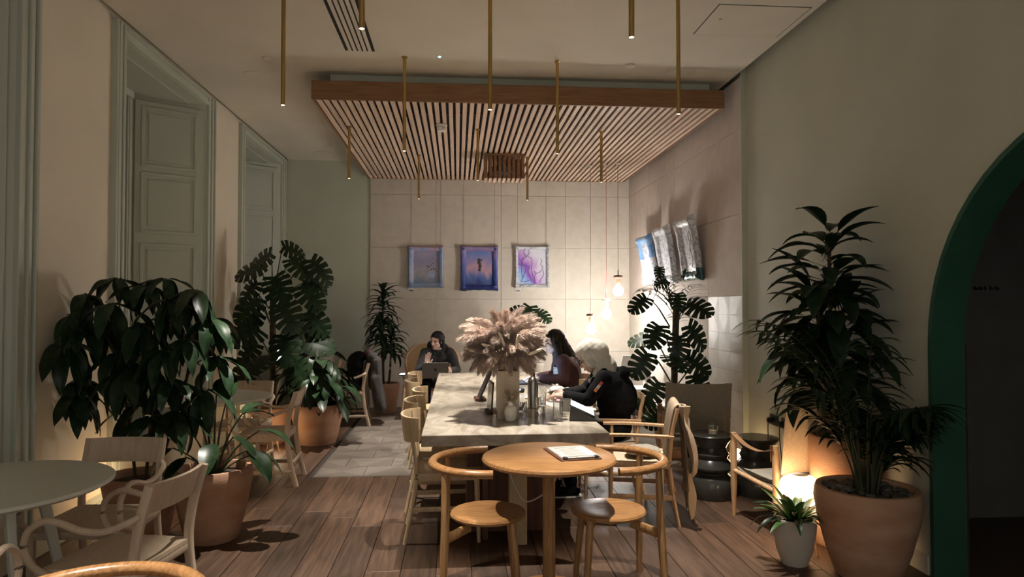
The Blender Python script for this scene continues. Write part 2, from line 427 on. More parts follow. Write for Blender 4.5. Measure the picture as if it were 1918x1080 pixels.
# access hatch in the ceiling
MB().b2((1.88, 4.74, ZC - .004), (2.56, 5.28, ZC), .001).build('access_panel', 'ceiling_paint', ce, smooth=0)
MB().b2((1.872, 4.732, ZC - .001), (2.568, 5.288, ZC + .0), 0).build('access_gap', 'black', ce, smooth=0)
MB().lathe([(.012, -.006), (.012, 0)], 10, (1.98, 4.98, ZC - .004)).build('catch', 'metal_edge', ce)
# back wall
wb = struct(MB().b2((-3.4, YB, 0), (XR + .15, YB + .2, 4.02), 0).build('wall_back', 'paint_sage', smooth=0))
zs = [0.01, .83, 1.63, 2.41, 3.21, 3.70]
bx = [-1.31, -.33, .66, 1.65, 2.65]
for i in range(4):
    for j in range(5):
        MB().b2((bx[i] + .0015, YB - .02, zs[j] + .0015), (bx[i + 1] - .0015, YB, zs[j + 1] - .0015), .003).build('panel', 'linen', wb, smooth=0)
# right wall with the arch
wr = MB(); AY, AZ, AR = 2.574, 1.318, 1.15
def yzx(x0, x1): return lambda y, z, x: (x0 if x == 0 else x1, y, z)
wr.b2((XR, AY + AR, 0), (XR + .15, YB, 4.02), 0).b2((XR, -1.5, 0), (XR + .15, AY - AR, 4.02), 0)
NA = 28
arcp = [(AY + AR * math.cos(PI * i / NA), AZ + AR * math.sin(PI * i / NA)) for i in range(NA + 1)]
for (a, b) in zip(arcp, arcp[1:]): wr.prism([a, (a[0], 4.02), (b[0], 4.02), b], 0, 1, yzx(XR, XR + .15))
wr = struct(wr.build('wall_right', 'paint_olive', smooth=0))
inner = [(AY + (AR - .03) * math.cos(PI * i / NA), AZ + (AR - .03) * math.sin(PI * i / NA)) for i in range(NA + 1)]
path_o = [(AY + AR, 0)] + arcp + [(AY - AR, 0)]; path_i = [(AY + AR - .03, 0)] + inner + [(AY - AR + .03, 0)]
am = MB()
for k in range(len(path_o) - 1): am.prism([path_o[k], path_o[k + 1], path_i[k + 1], path_i[k]], 0, 1, yzx(XR - .012, XR + .19))
tr = struct(am.build('trim_1', 'arch_green', smooth=40))
MB().b2((XR + .185, AY + AR - .034, 0), (XR + .197, AY + AR - .02, AZ), 0).build('edge_bead', 'metal_edge', tr)
rng = [TY0 - .1, 7.06, 8.17, 9.28, YB]
for i in range(4):
    for j in range(5):
        if i == 0 and j < 2: continue
        MB().b2((XC, rng[i] + .0015, zs[j] + .0015), (XR, rng[i + 1] - (.0015 if i < 3 else 0), zs[j + 1] - .0015), .003).build('panel', 'linen_shaded' if j > 1 else 'linen', wr, smooth=0)
th = (1.63 - .01) / 9; tw = (7.06 - rng[0]) / 3
for i in range(3):
    for j in range(9):
        m = MB(); y0, y1, z0, z1 = rng[0] + i * tw + .001, rng[0] + (i + 1) * tw - .001, .01 + j * th + .001, .01 + (j + 1) * th - .001
        up = (i + j) % 2; ap = (XC - .004, (y0 + y1) / 2, z1 if up else z0)
        vs = [(XC, y0, z0), (XC, y1, z0), (XC, y1, z1), (XC, y0, z1), ap, (XR, y0, z0), (XR, y1, z0), (XR, y1, z1), (XR, y0, z1)]
        m.add(vs, ([(0, 1, 4), (1, 2, 4), (3, 0, 4)] if up else [(2, 3, 4), (1, 2, 4), (3, 0, 4)]) + [(0, 5, 6, 1), (1, 6, 7, 2), (2, 7, 8, 3), (3, 8, 5, 0)]); m.mi = [0, 1, 1, 0, 0, 0, 0]
        m.build('tile', ['facet_tile', 'facet_tile_dark'], wr, smooth=0)
MB().b2((XC - .002, rng[0] - .018, 0), (XR, rng[0], 4.0), 0).build('corner_bead', 'paint_sage', wr, smooth=0)
struct(MB().b2((XR - .014, AY + AR + .02, 0), (XR, rng[0] - .02, .11), .004).build('baseboard_right', 'paint_olive', smooth=0))
# corridor beyond the arch
cw = struct(MB().b2((XR + .15, 4.72, 0), (5.2, 4.85, 3.0), 0).build('wall_corridor', 'corridor', smooth=0))
sx = 3.765
for i, (w, b) in enumerate(((.016, 1), (.012, 0), (.014, 1), (.006, 0), (.012, 1), (0, 0), (.013, 1), (.004, 0), (.012, 1), (.010, 0))):
    if w: MB().b2((sx + i * .021, 4.714, 1.655), (sx + i * .021 + w, 4.72, 1.655 + (.028 if b else .02)), 0).build('letter', 'black', cw, smooth=0)
struct(MB().b2((5.0, -1, 0), (5.1, 4.72, 3.0), 0).build('wall_corridor_far', 'corridor', smooth=0))
struct(MB().b2((XR + .15, -1, 2.9), (5.1, 4.85, 3.0), 0).build('ceiling_corridor', 'corridor', smooth=0))
struct(MB().b2((XR + .15, -1, -.03), (5.1, 4.72, .001), 0).build('floor_corridor', 'corridor_floor', smooth=0))
struct(MB().b2((XR + .15, -1.1, 0), (5.1, -1, 3.0), 0).build('wall_corridor_near', 'corridor', smooth=0))
# left wall with three tall windows
WIN = [(2.42, 4.19), (5.46, 7.22), (8.43, 10.17)]
ZT, ZS = 3.60, .42
wl = MB(); prev = -1.5
for (a, b) in WIN:
    wl.b2((XL - .12, prev, 0), (XL, a, 4.02), 0); wl.b2((XL - .12, a, ZT), (XL, b, 4.02), 0); wl.b2((XL - .12, a, 0), (XL, b, ZS), 0); prev = b
wl.b2((XL - .12, prev, 0), (XL, YB, 4.02), 0)
wl = struct(wl.build('wall_left', 'paint_cream', smooth=0))
prev = -1.5
bb = MB()
for (a, b) in WIN + [(YB, YB)]:
    if b > a or a - prev > .3:
        y0, y1 = prev + (.17 if prev > 0 else 0), a - (.17 if b > a else 0)
        if y1 > y0: bb.b2((XL, y0, 0), (XL + .022, y1, .13), .004).b2((XL, y0, .13), (XL + .014, y1, .165), .004).b2((XL, y0, .165), (XL + .008, y1, .18), .003)
    prev = b
struct(bb.build('baseboard_left', 'trim_sage', smooth=0))
for wi, (a, b) in enumerate(WIN):
    W = thing('window_%d' % (wi + 1), None, None); W['kind'] = 'structure'
    D = .56; S = .40; XI = XL - D
    casing = MB()
    for (y0, sg) in ((a, -1), (b, 1)):
        for (u0, u1, t) in ((0, .035, .030), (.035, .085, .018), (.085, .12, .036), (.12, .145, .022), (.145, .17, .045)):
            ya, yb = sorted((y0 + sg * u0, y0 + sg * u1)); casing.b2((XL - .01, ya, 0), (XL + t, yb, ZT + .10), .004)
    for (u0, u1, t) in ((0, .035, .030), (.035, .075, .018), (.075, .10, .034)):
        casing.b2((XL - .01, a, ZT + u0), (XL + t, b, ZT + u1), .004)
    casing.build('casing', 'trim_sage', W, smooth=0)
    # splayed reveals, soffit, sill
    rv = MB()
    for (yo, yi) in ((a, a + S), (b, b - S)):
        out = -.04 if yo == a else .04
        rv.prism([(XL - .0, yo), (XI, yi), (XI, yi + out), (XL, yo + out)], ZS, ZT + .1)
    rv.build('reveal', 'trim_sage', W, smooth=0)
    MB().prism([(XL, a), (XL, b), (XI, b - S), (XI, a + S)], ZT - .006, ZT + .03).build('soffit', 'trim_sage', W, smooth=0)
    MB().prism([(XL - .14, a + .10), (XL - .14, b - .10), (XI + .1, b - S + .06), (XI + .1, a + S - .06)], ZT - .020, ZT - .006).build('soffit_panel', 'trim_sage', W, smooth=0)
    MB().prism([(XL + .04, a - .02), (XL + .04, b + .02), (XI, b - S), (XI, a + S)], ZS - .05, ZS).build('sill', 'trim_sage', W, smooth=0)
    # folded shutter lying on the far reveal (and near one)
    for (yo, yi, sg) in ((b, b - S, -1), (a, a + S, 1)):
        A = V(XL, yo, 0); Bv = V(XI, yi, 0); t = (Bv - A).normalized(); nrm = V(t.y, -t.x, 0) * (1 if (V(t.y, -t.x, 0).y * sg) > 0 else -1)
        M = Matrix((t, nrm, V(0, 0, 1))).transposed(); Lr = (Bv - A).length
        sh = MB().box(A + t * (Lr * .51) + nrm * .016 + V(0, 0, (ZS + ZT - .06) / 2), (Lr * .9, .03, ZT - ZS - .08), M, .004).build('shutter', 'trim_sage', W, smooth=0)
        pz = [(3.46, 2.90), (2.82, 2.26), (2.13, 1.57), (1.45, .95), (.86, .50)]
        for (z1, z0) in pz:
            p = MB(); cw_ = Lr * .51; hw = Lr * .35; fr = .028
            q = lambda u, z, w, h, d0, d1: p.box(A + t * u + nrm * (.031 + (d0 + d1) / 2) + V(0, 0, z), (w, d1 - d0, h), M, .003)
            zc = (z0 + z1) / 2; hh = (z1 - z0) / 2
            q(cw_ - hw, zc, fr, 2 * hh, 0, .012); q(cw_ + hw, zc, fr, 2 * hh, 0, .012); q(cw_, zc + hh, 2 * hw + fr, fr, 0, .012); q(cw_, zc - hh, 2 * hw + fr, fr, 0, .012)
            q(cw_, zc, 2 * hw - .10, 2 * hh - .10, 0, .007)
            p.build('panel', 'trim_sage', sh, smooth=0)
    # sash window
    ya, yb = a + S, b - S
    fr = MB()
    for (yy0, yy1) in ((ya, ya + .06), (yb - .06, yb)): fr.b2((XI - .10, yy0, ZS), (XI + .02, yy1, ZT), .004)
    fr.b2((XI - .10, ya, ZT - .07), (XI + .03, yb, ZT), .004); fr.b2((XI - .1, ya, ZS), (XI + .03, yb, ZS + .04), .004)
    for yy in (yb - .085,): fr.b2((XI - .02, yy, ZS), (XI + .012, yy + .02, ZT - .07), .003)
    fr.build('window_frame', 'trim_sage', W, smooth=0)
    mid = 2.33
    for (z0, z1, xo) in ((ZS + .04, mid + .03, XI - .02), (mid - .03, ZT - .07, XI - .06)):
        s = MB(); y0, y1 = ya + .06, yb - .06
        s.b2((xo - .035, y0, z0), (xo, y0 + .045, z1)); s.b2((xo - .035, y1 - .045, z0), (xo, y1, z1)); s.b2((xo - .035, y0, z0), (xo, y1, z0 + .05)); s.b2((xo - .035, y0, z1 - .045), (xo, y1, z1))
        so = s.build('sash', 'white_plastic' if xo > XI - .03 else 'trim_sage', W, smooth=0)
        MB().b2((xo - .022, y0 + .04, z0 + .04), (xo - .014, y1 - .04, z1 - .04), 0).build('pane', 'night_glass', so, smooth=0)
    for z in (3.05, 2.78): MB().box((XI - .01, yb - .045, z), (.02, .02, .05), None, .003).build('latch', 'black', W, smooth=0)
    MB().b2((XI - .35, ya - .4, 0), (XI - .3, yb + .4, 4.0), 0).build('night_backing', 'black', W, smooth=0)  # black board added outside the panes to stand for the night
# ------------------------------------------------------------------ ceiling fittings
cy0, cy1, cx0, cx1, cz = 6.37, YB - .03, -1.345, 2.565, 3.44
can = thing('slatted_canopy', 'large timber slatted ceiling canopy hanging over the long marble table', 'canopy', (0, 0, 0))
for (lo, hi) in (((cx0, cy0, cz - .002), (cx1, cy0 + .022, cz + .175)), ((cx0, cy1 - .02, cz), (cx1, cy1, cz + .17)), ((cx0, cy0 + .022, cz), (cx0 + .02, cy1 - .02, cz + .17)), ((cx1 - .02, cy0 + .022, cz), (cx1, cy1 - .02, cz + .17))):
    MB().b2(lo, hi, .003).build('fascia', 'canopy_wood', can, smooth=0)
MB().b2((cx0 + .02, cy0 + .03, cz + .06), (cx1 - .02, cy1 - .02, cz + .075), 0).build('backing', 'black', can, smooth=0)
MB().b2((cx0 + .15, cy0 + .12, cz + .16), (cx1 - .10, cy1, ZC), 0).build('mount_box', 'paint_sage', can, smooth=0)
ns = 57; per = (cx1 - cx0 - .04) / ns
slat = MB().box((0, 0, 0), (per * .60, cy1 - cy0 - .045, .030), None, .002).mesh('slat', 'slat_wood', 0)
for i in range(ns):
    o = link('slat', slat, can); o.location = (cx0 + .02 + per * (i + .5), (cy0 + cy1) / 2, cz + .016)
for y in (6.9, 7.7, 8.5, 9.3, 10.0): MB().b2((cx0 + .02, y, cz + .032), (cx1 - .02, y + .03, cz + .05), 0).build('batten', 'plinth_wood', can, smooth=0)
# projector cage
pc = thing('projector_cage', 'slatted timber cage around the projector under the ceiling canopy', 'cage')
X0, X1, Y0, Y1, Z0 = .335, .835, 8.5, 8.86, 3.13
n = 9; pp = (X1 - X0) / (n - .4)
for i in range(n):
    xx = X0 + i * pp
    MB().b2((xx, Y0, Z0), (xx + pp * .6, Y0 + .02, cz - .001), .002).build('slat', 'canopy_wood', pc, smooth=0)
    MB().b2((xx, Y0 + .02, Z0), (xx + pp * .6, Y1 - .02, Z0 + .02), .002).build('slat', 'slat_wood', pc, smooth=0)
    MB().b2((xx, Y1 - .02, Z0), (xx + pp * .6, Y1, cz - .001), .002).build('slat', 'canopy_wood', pc, smooth=0)
for i in range(4):
    yy = Y0 + .05 + i * .075
    for xx in (X0, X1 - .02): MB().b2((xx, yy, Z0 + .02), (xx + .02, yy + .045, cz - .001), .002).build('slat', 'canopy_wood', pc, smooth=0)
MB().b2((X0, Y0 - .004, cz - .03), (X1, Y0, cz - .001), .001).build('top_rail', 'canopy_wood', pc, smooth=0)
pj_ = thing('projector', 'dark ceiling projector inside the slatted cage', 'projector', (.585, 8.68, 3.2))
MB().box((0, 0, .06), (.30, .24, .10), None, .015).build('body', 'laptop_grey', pj_)
MB().rod((0, 0, .11), (0, 0, .238), .02).build('mount', 'white_plastic', pj_)
MB().sweep([(-.08, -.12, .06), (-.08, -.135, .06)], .035, n=16).build('lens', 'black', pj_)
# smoke detector under the canopy, sensors and loudspeakers
sd = thing('smoke_detector', 'white smoke detector fixed under the slatted canopy', 'smoke detector', (-.17, 7.18, cz))
MB().lathe([(.055, 0), (.06, -.012), (.05, -.03), (.03, -.032)], 20).build('base', 'white_plastic', sd)
MB().lathe([(.048, -.032), (.052, -.05), (.045, -.07), (.02, -.075)], 20).build('head', 'white_plastic', sd)
for i, (x, y, r, lb) in enumerate(((-1.89, 6.57, .13, 'round flush ceiling loudspeaker beside the front left canopy corner'), (2.07, 6.17, .13, 'round flush ceiling loudspeaker ahead of the canopy, near the painted wall'), (-1.91, 9.90, .13, 'round flush ceiling loudspeaker near the back green wall'))):
    s = thing('ceiling_speaker', lb, 'loudspeaker', (x, y, ZC), 0, 'ceiling loudspeakers')
    MB().lathe([(r, 0), (r, -.006), (r - .012, -.009)], 32).build('rim', 'ceiling_paint', s)
    MB().lathe([(r - .013, -.004), (0.001, -.005)], 32).build('grille', 'speaker_grille', s)
for (x, y, lb) in ((-1.67, 6.10, 'small white ceiling sensor beside the tall left window'), (1.55, 6.02, 'small white ceiling sensor in front of the canopy'), (-1.75, 9.4, 'small white ceiling sensor near the back green wall')):
    tag(MB().lathe([(.045, 0), (.045, -.012), (.03, -.02), (.001, -.021)], 20).build('ceiling_sensor', 'ceiling_paint'), lb, 'sensor', 'ceiling sensors').location = (x, y, ZC)
g = thing('indicator_light', 'tiny green indicator light on the ceiling', 'light', (-.16, 5.93, ZC))
MB().lathe([(.022, 0), (.020, -.006)], 14).build('base', 'white_plastic', g)
MB().ell((0, 0, -.008), (.011, .011, .006)).build('diode', 'led_green', g)
# linear air vent
av = thing('air_vent', 'long white linear air vent with dark slots in the ceiling', 'vent', (0, 0, 0))
vx0, vx1, vy0, vy1 = -.985, -.675, 1.2, 5.88
MB().b2((vx0 + .025, vy0 + .02, ZC - .002), (vx1 - .025, vy1 - .02, ZC + .0005), 0).build('backing', 'black', av, smooth=0)
fm = MB().b2((vx0, vy0, ZC - .006), (vx0 + .03, vy1, ZC), .001).b2((vx1 - .03, vy0, ZC - .006), (vx1, vy1, ZC), .001).b2((vx0 + .03, vy1 - .025, ZC - .006), (vx1 - .03, vy1, ZC), .001).b2((vx0 + .03, vy0, ZC - .006), (vx1 - .03, vy0 + .025, ZC), .001)
fm.build('frame', 'ceiling_paint', av, smooth=0)
for i in range(5):
    xx = vx0 + .03 + (i + 1) * (vx1 - vx0 - .06) / 6
    MB().b2((xx - .014, vy0 + .025, ZC - .008), (xx + .014, vy1 - .025, ZC - .001), .002).build('slat', 'ceiling_paint', av, smooth=0)
# brass rod spotlights
def rod_light(x, y, top, label, tip=2.885):
    t = thing('rod_spotlight', label, 'spotlight', (x, y, top), 0, 'brass rod spotlights')
    L = top - tip
    MB().lathe([(.026, 0), (.026, -.008), (.0155, -.010)], 18).build('ceiling_cap', 'brass', t)
    MB().lathe([(.0145, -.01), (.0145, -L), (.0125, -L), (.0125, -L + .006)], 18).build('tube', 'brass', t)
    MB().lathe([(.0122, 0), (.001, .0001)], 16, (0, 0, -L + .003)).build('lens', 'tip_glow', t)
    ld = bpy.data.lights.new('spot', 'SPOT'); ld.energy = ROD_W; ld.color = WARM; ld.spot_size = R(ROD_CONE); ld.spot_blend = ROD_BLEND; ld.shadow_soft_size = .012
    lo = bpy.data.objects.new('spot', ld); col.objects.link(lo); lo.parent = t; lo.location = (0, 0, -L - .004)
for (x, y, top, lb) in (
        (-1.17, 4.66, ZC, 'slim brass rod spotlight in front of the first tall window'),
        (.22, 4.66, ZC, 'slim brass rod spotlight above the near end of the marble table'),
        (1.545, 4.66, ZC, 'slim brass rod spotlight in front of the canopy, nearest the painted wall'),
        (-.465, 3.33, ZC, 'short-looking brass rod spotlight beside the linear air vent'),
        (.865, 3.33, ZC, 'short-looking brass rod spotlight cut by the photo top, right of centre'),
        (-.465, 5.98, ZC, 'brass rod spotlight just before the canopy, with its ceiling cap showing, left one'),
        (.88, 5.98, ZC, 'brass rod spotlight just before the canopy, with its ceiling cap showing, right one'),
        (-1.15, 7.34, cz, 'brass rod spotlight at the left side of the slatted canopy'),
        (.215, 7.34, cz, 'dark brass rod spotlight under the canopy, left of the projector cage'),
        (1.565, 7.34, cz, 'brass rod spotlight under the right half of the canopy'),
        (-.49, 8.68, cz, 'brass rod spotlight above the left artwork on the back wall'),
        (.89, 8.68, cz, 'brass rod spotlight right beside the projector cage')):
    rod_light(x, y, top, lb)
# an added row out of view, carrying on the pattern to light the foreground
for (x, lb) in ((-1.17, 'added brass rod spotlight out of view nearest the camera, window side'), (.22, 'added brass rod spotlight out of view nearest the camera, middle'), (1.545, 'added brass rod spotlight out of view nearest the camera, arch side')):
    rod_light(x, 2.0, ZC, lb)
# pendants
def pendant(x, y, z, cord, capm, label):
    t = thing('pendant_lamp', label, 'pendant lamp', (x, y, cz), 0, 'bare globe pendant lamps')
    d = z - cz
    MB().lathe([(.03, 0), (.03, -.015), (.004, -.02)], 16).build('ceiling_cap', 'white_plastic', t)
    MB().rod((0, 0, -.02), (0, 0, d + .27), .0028, n=6).build('cord', cord, t)
    MB().lathe([(.007, .28), (.007, .20)], 12, (0, 0, d)).build('stem', capm, t)
    MB().lathe([(.012, .212), (.055, .205), (.062, .195), (.060, .183), (.012, .180)], 24, (0, 0, d)).build('disc', 'plinth_wood' if capm != 'red_cord' else 'beech', t)
    MB().lathe([(.018, .182), (.03, .178), (.03, .16)], 20, (0, 0, d)).build('collar', 'white_plastic', t)
    MB().lathe([(.026, .16), (.027, .07), (.024, .066)], 20, (0, 0, d)).build('holder', 'tan_oak', t)
    MB().lathe([(.024, .068), (.026, .064), (.042, .054), (.058, .036), (.067, .012), (.068, -.006), (.060, -.034), (.040, -.057), (.018, -.067), (.001, -.069)], 24, (0, 0, d)).build('globe', 'bulb', t)
pendant(1.80, 9.15, 1.215, 'wire', 'wire', 'lowest globe pendant lamp with timber holder, nearest the long-haired woman')
pendant(2.00, 9.08, 1.42, 'red_cord', 'red_cord', 'middle globe pendant lamp with a red stem')
pendant(2.13, 8.95, 1.73, 'wire', 'wire', 'highest globe pendant lamp with dark disc')
# ------------------------------------------------------------------ art
def art_frame(name, label, w, h, fm, pm, loc, rot, border=.085, mats=None, splitz=None, wires=False):
    t = thing(name, label, 'artwork', loc, 0, 'resin pictures in moulded frames'); t.rotation_euler = rot
    N = 22
    def ring(hw, hh, wob, y, bulge):
        pts = []
        for k in range(4 * N):
            s, f = divmod(k, N); f /= N
            c = [(-hw, -hh), (hw, -hh), (hw, hh), (-hw, hh)]; a, b = c[s], c[(s + 1) % 4]
            x, z = a[0] + (b[0] - a[0]) * f, a[1] + (b[1] - a[1]) * f
            q = (abs(2 * f - 1)) ** 3
            d = bulge * q + wob * math.cos(f * PI * 8) * (1 - q)
            L = math.hypot(x / hw, z / hh); x += x / hw / L * d; z += z / hh / L * d
            yy = y - .012 * q + .003 * math.sin(f * PI * 6 + s)
            pts.append((x, yy, z))
        return pts
    hw, hh = w / 2, h / 2; b = border
    rings = [ring(hw, hh, .0025, 0, .014), ring(hw, hh, .0025, -.030, .014), ring(hw - b * .25, hh - b * .25, .002, -.062, .012), ring(hw - b * .6, hh - b * .6, .002, -.058, .004), ring(hw - b * .8, hh - b * .8, 0, -.045, 0), ring(hw - b, hh - b, 0, -.022, 0)]
    m = MB(); vs = [p for r in rings for p in r]; M4 = 4 * N; fs = []
    for i in range(len(rings) - 1):
        for k in range(M4): fs.append((i * M4 + k, i * M4 + (k + 1) % M4, (i + 1) * M4 + (k + 1) % M4, (i + 1) * M4 + k))
    m.add(vs, fs)
    if mats:
        m.mi = [1 if (splitz(sum(vs[i][2] for i in f) / 4)) else 0 for f in fs]
        fr = m.build('frame', mats, t, 60)
    else: fr = m.build('frame', fm, t, 60)
    for sx in (-1, 1):
        for sz in (-1, 1):
            c = V(sx * (hw - b * .45), -.066, sz * (hh - b * .45)); o = MB()
            for q in range(3):
                a0 = q * 2.1; o.sweep([c + V(.026 * math.cos(a0 + g * .5) * (1 - g * .09), -.002 * g, .026 * math.sin(a0 + g * .5) * (1 - g * .09)) for g in range(8)], .0075, n=6, up=(0, 1, 0))
            o.ell(c, (.014, .012, .014), None, 10, 6)
            o.build('corner_rosette', (mats[1] if mats and splitz(sz * hh) else mats[0]) if mats else fm, t, 60)
    if wires:
        for sx in (-1, 1): MB().rod((sx * w * .42, -.008, hh), (sx * w * .42, -.008, cz - loc[2]), .0016, n=5).build('hanging_wire', 'wire', t)
    MB().b2((-hw + b * .9, -.024, -hh + b * .9), (hw - b * .9, -.002, hh - b * .9), .002).build('picture', pm, t, 0)
    return t
def strokes(t, lines, r, m, y=-.027, name='drawn_line'):
    for L in lines: MB().sweep([(p[0], y, p[1]) for p in spline([V(a, b, 0) for a, b in L], 5)] if len(L) > 2 else [(p[0], y, p[1]) for p in L], r, .002, n=6, up=(0, 1, 0)).build(name, m, t)
AYB = YB - .022
a1 = art_frame('resin_picture', 'hazy lilac and grey resin picture with blue and pink frame corners', .53, .62, 'art_lilac_frame', 'art_lilac', (-.478, AYB, 2.115), (0, 0, 0), wires=True)
MB().prism([(.05, -.17), (.13, -.17), (.145, -.06), (.04, -.06)], -.03, -.024, lambda x, z, y: (x, y, z)).build('painted_vase', 'art_lilac_frame', a1, 0)
fk = MB()
for i in range(16): fk.ell((.09 + rnd.uniform(-.075, .075), -.027, -.015 + rnd.uniform(-.06, .075)), (rnd.uniform(.005, .012), .003, rnd.uniform(.005, .012)), None, 7, 5)
o = fk.build('painted_flowers', 'resin_line', a1); o['kind'] = 'stuff'
a2 = art_frame('resin_picture', 'blue and pink framed resin picture of a statue on a column', .56, .67, 'art_dusk_frame', 'art_dusk', (.326, AYB, 2.10), (0, 0, 0), wires=True)
MB().b2((-.03, -.028, -.22), (.03, -.024, -.06), 0).b2((-.042, -.028, -.06), (.042, -.024, -.048), 0).build('painted_column', 'art_dusk_frame', a2, 0)
MB().ell((.005, -.026, -.03), (.022, .003, .03)).ell((.012, -.026, .03), (.024, .003, .045)).ell((0, -.026, .085), (.028, .003, .03)).ell((-.005, -.026, .125), (.022, .003, .026)).ell((.03, -.026, .125), (.02, .003, .013)).build('painted_statue', 'resin_line', a2)
a3 = art_frame('resin_picture', 'pale and violet resin picture with a figure in black line', .52, .62, 'resin_clear', 'art_violet', (1.132, AYB, 2.125), (0, 0, 0), .05, wires=True)
strokes(a3, [[(-.09, .16), (-.125, .20), (-.12, .25), (-.085, .27), (-.05, .25), (-.05, .195), (-.085, .16)],
             [(-.075, .155), (-.13, .13), (-.16, .09), (-.165, 0), (-.16, -.1), (-.13, -.17)], [(-.06, .155), (-.01, .12), (.0, .06), (-.005, -.05), (.02, -.16), (.04, -.24)],
             [(-.13, .09), (-.15, .03), (-.10, .01), (-.05, 0), (-.03, .02)], [(-.13, .02), (-.10, -.06), (-.16, -.2), (-.17, -.23), (-.10, -.225), (-.03, -.20)], [(-.04, -.01), (-.06, -.06), (-.02, -.2), (.0, -.24)],
             [(.03, -.06), (.06, -.10), (.12, -.08), (.16, -.05), (.18, -.12), (.13, -.2), (.12, -.25)], [(.06, -.10), (.04, -.16), (.05, -.25)], [(.13, .12), (.15, .08), (.13, .04), (.16, 0), (.15, -.04)]], .0035, 'resin_line')
for sx in (-1, 1):
    for sz in (-1, 1): MB().sweep([(sx * .225, -.07, sz * .27), (sx * .225, -.078, sz * .27)], .007, n=10).build('screw', 'resin_line', a3)
for (x, lb) in ((-.70, 'lilac'), (.10, 'statue'), (.915, 'violet')):
    c = thing('caption_card', 'small white caption card below the %s resin picture' % lb, 'card', (x, AYB + .002, 1.765), 0, 'caption cards')
    MB().box((0, -.004, 0), (.095, .008, .05), None, .001).build('card', 'white_plastic', c, 0)
    for j, (w, z, h) in enumerate(((.05, .012, .005), (.075, -.008, .016))): MB().box((.004, -.0085, z), (w, .001, h), None, 0).build('print', 'ink', c, 0)
rot = (R(9), 0, R(-90))
art_frame('resin_picture', 'clear resin picture with a blue upper half on the side wall', .56, .66, 'resin_clear', 'resin_clear', (XC - .06, 9.06, 2.15), rot, .10, ['resin_clear', 'resin_blue'], lambda z: z > .03)
art_frame('resin_picture', 'fully clear resin picture between its two neighbours on the side wall', .56, .70, 'resin_clear', 'resin_clear', (XC - .065, 8.25, 2.165), rot, .10)
a6 = art_frame('resin_picture', 'clear resin picture with dark teal lower corners on the side wall', .55, .70, 'resin_clear', 'resin_clear', (XC - .065, 7.40, 2.17), rot, .10, ['resin_clear', 'resin_teal'], lambda z: z < -.22)
strokes(a6, [[(.04, .16), (.09, .19), (.12, .15), (.10, .09), (.05, .10), (.04, .16)], [(.08, .09), (.04, .0), (.08, -.1), (.03, -.2)], [(.11, .1), (.14, .0), (.12, -.12), (.15, -.2)]], .004, 'resin_line')
# ------------------------------------------------------------------ the long table and the bistro set
mt = thing('marble_table', 'long communal table with thick beige marble top', 'table', (.365, 6.14, 0))
MB().b2((-.585, -1.91, .678), (.585, 1.91, .75), .004).build('tabletop', 'marble', mt, 0)
MB().b2((-.30, -1.45, 0), (.30, 1.55, .677), .006).build('plinth', 'plinth_wood', mt, 0)
for y in (-1.72, 1.62): MB().b2((-.03, y, 0), (.085, y + .14, .677), .004).build('stone_leg', 'plinth_stone', mt, 0)
MB().b2((-.20, -1.60, .0), (-.16, -1.45, .677), .003).build('leg_board', 'plinth_wood', mt, 0)
tag(MB().sweep(spline([(.36, 4.5, .66), (.33, 4.42, .5), (.40, 4.36, .33), (.47, 4.36, .30), (.60, 4.38, .38), (.67, 4.42, .52), (.68, 4.5, .66)], 6), .004, n=6).build('charging_cable', 'white_wire'), 'thin white cable looping below the end of the marble table', 'cable')
bt = thing('bistro_table', 'small round honey-oak bistro table with a single column', 'table', (.49, 3.66, 0))
MB().lathe([(.001, .705), (.33, .705), (.352, .712), (.360, .725), (.355, .737), (.342, .744), (.001, .745)], 64).build('tabletop', 'honey_oak', bt)
MB().rod((0, 0, .02), (0, 0, .705), .034, n=24).build('column', 'honey_oak_up', bt)
MB().lathe([(.22, 0), (.225, .008), (.215, .022), (.05, .032), (.001, .032)], 48).build('base', 'honey_oak', bt)
cb = thing('clipboard', 'menu clipboard with white sheets lying on the bistro table', 'clipboard', (.615, 3.665, .746), R(10))
MB().box((0, 0, .003), (.225, .31, .005), None, .002).build('board', 'plinth_wood', cb, 0)
for i in range(3): MB().box((.006 + .003 * i, .012, .0065 + .0016 * i), (.20, .275, .0014), None, 0).build('sheet', 'paper', cb, 0)
pm_ = MB()
for i in range(12): pm_.box((.006 - .01 * (i % 3), .12 - i * .02, .0107), (.15 - .02 * (i % 4), .004, .0004), None, 0)
o = pm_.build('print', 'ink', cb, 0); o['kind'] = 'stuff'
MB().box((0, -.142, .013), (.15, .018, .008), None, .003).build('clamp', 'steel', cb, 0)
for x in (-.085, .085): MB().box((x, -.142, .013), (.022, .026, .012), None, .003).build('clip', 'black', cb, 0)
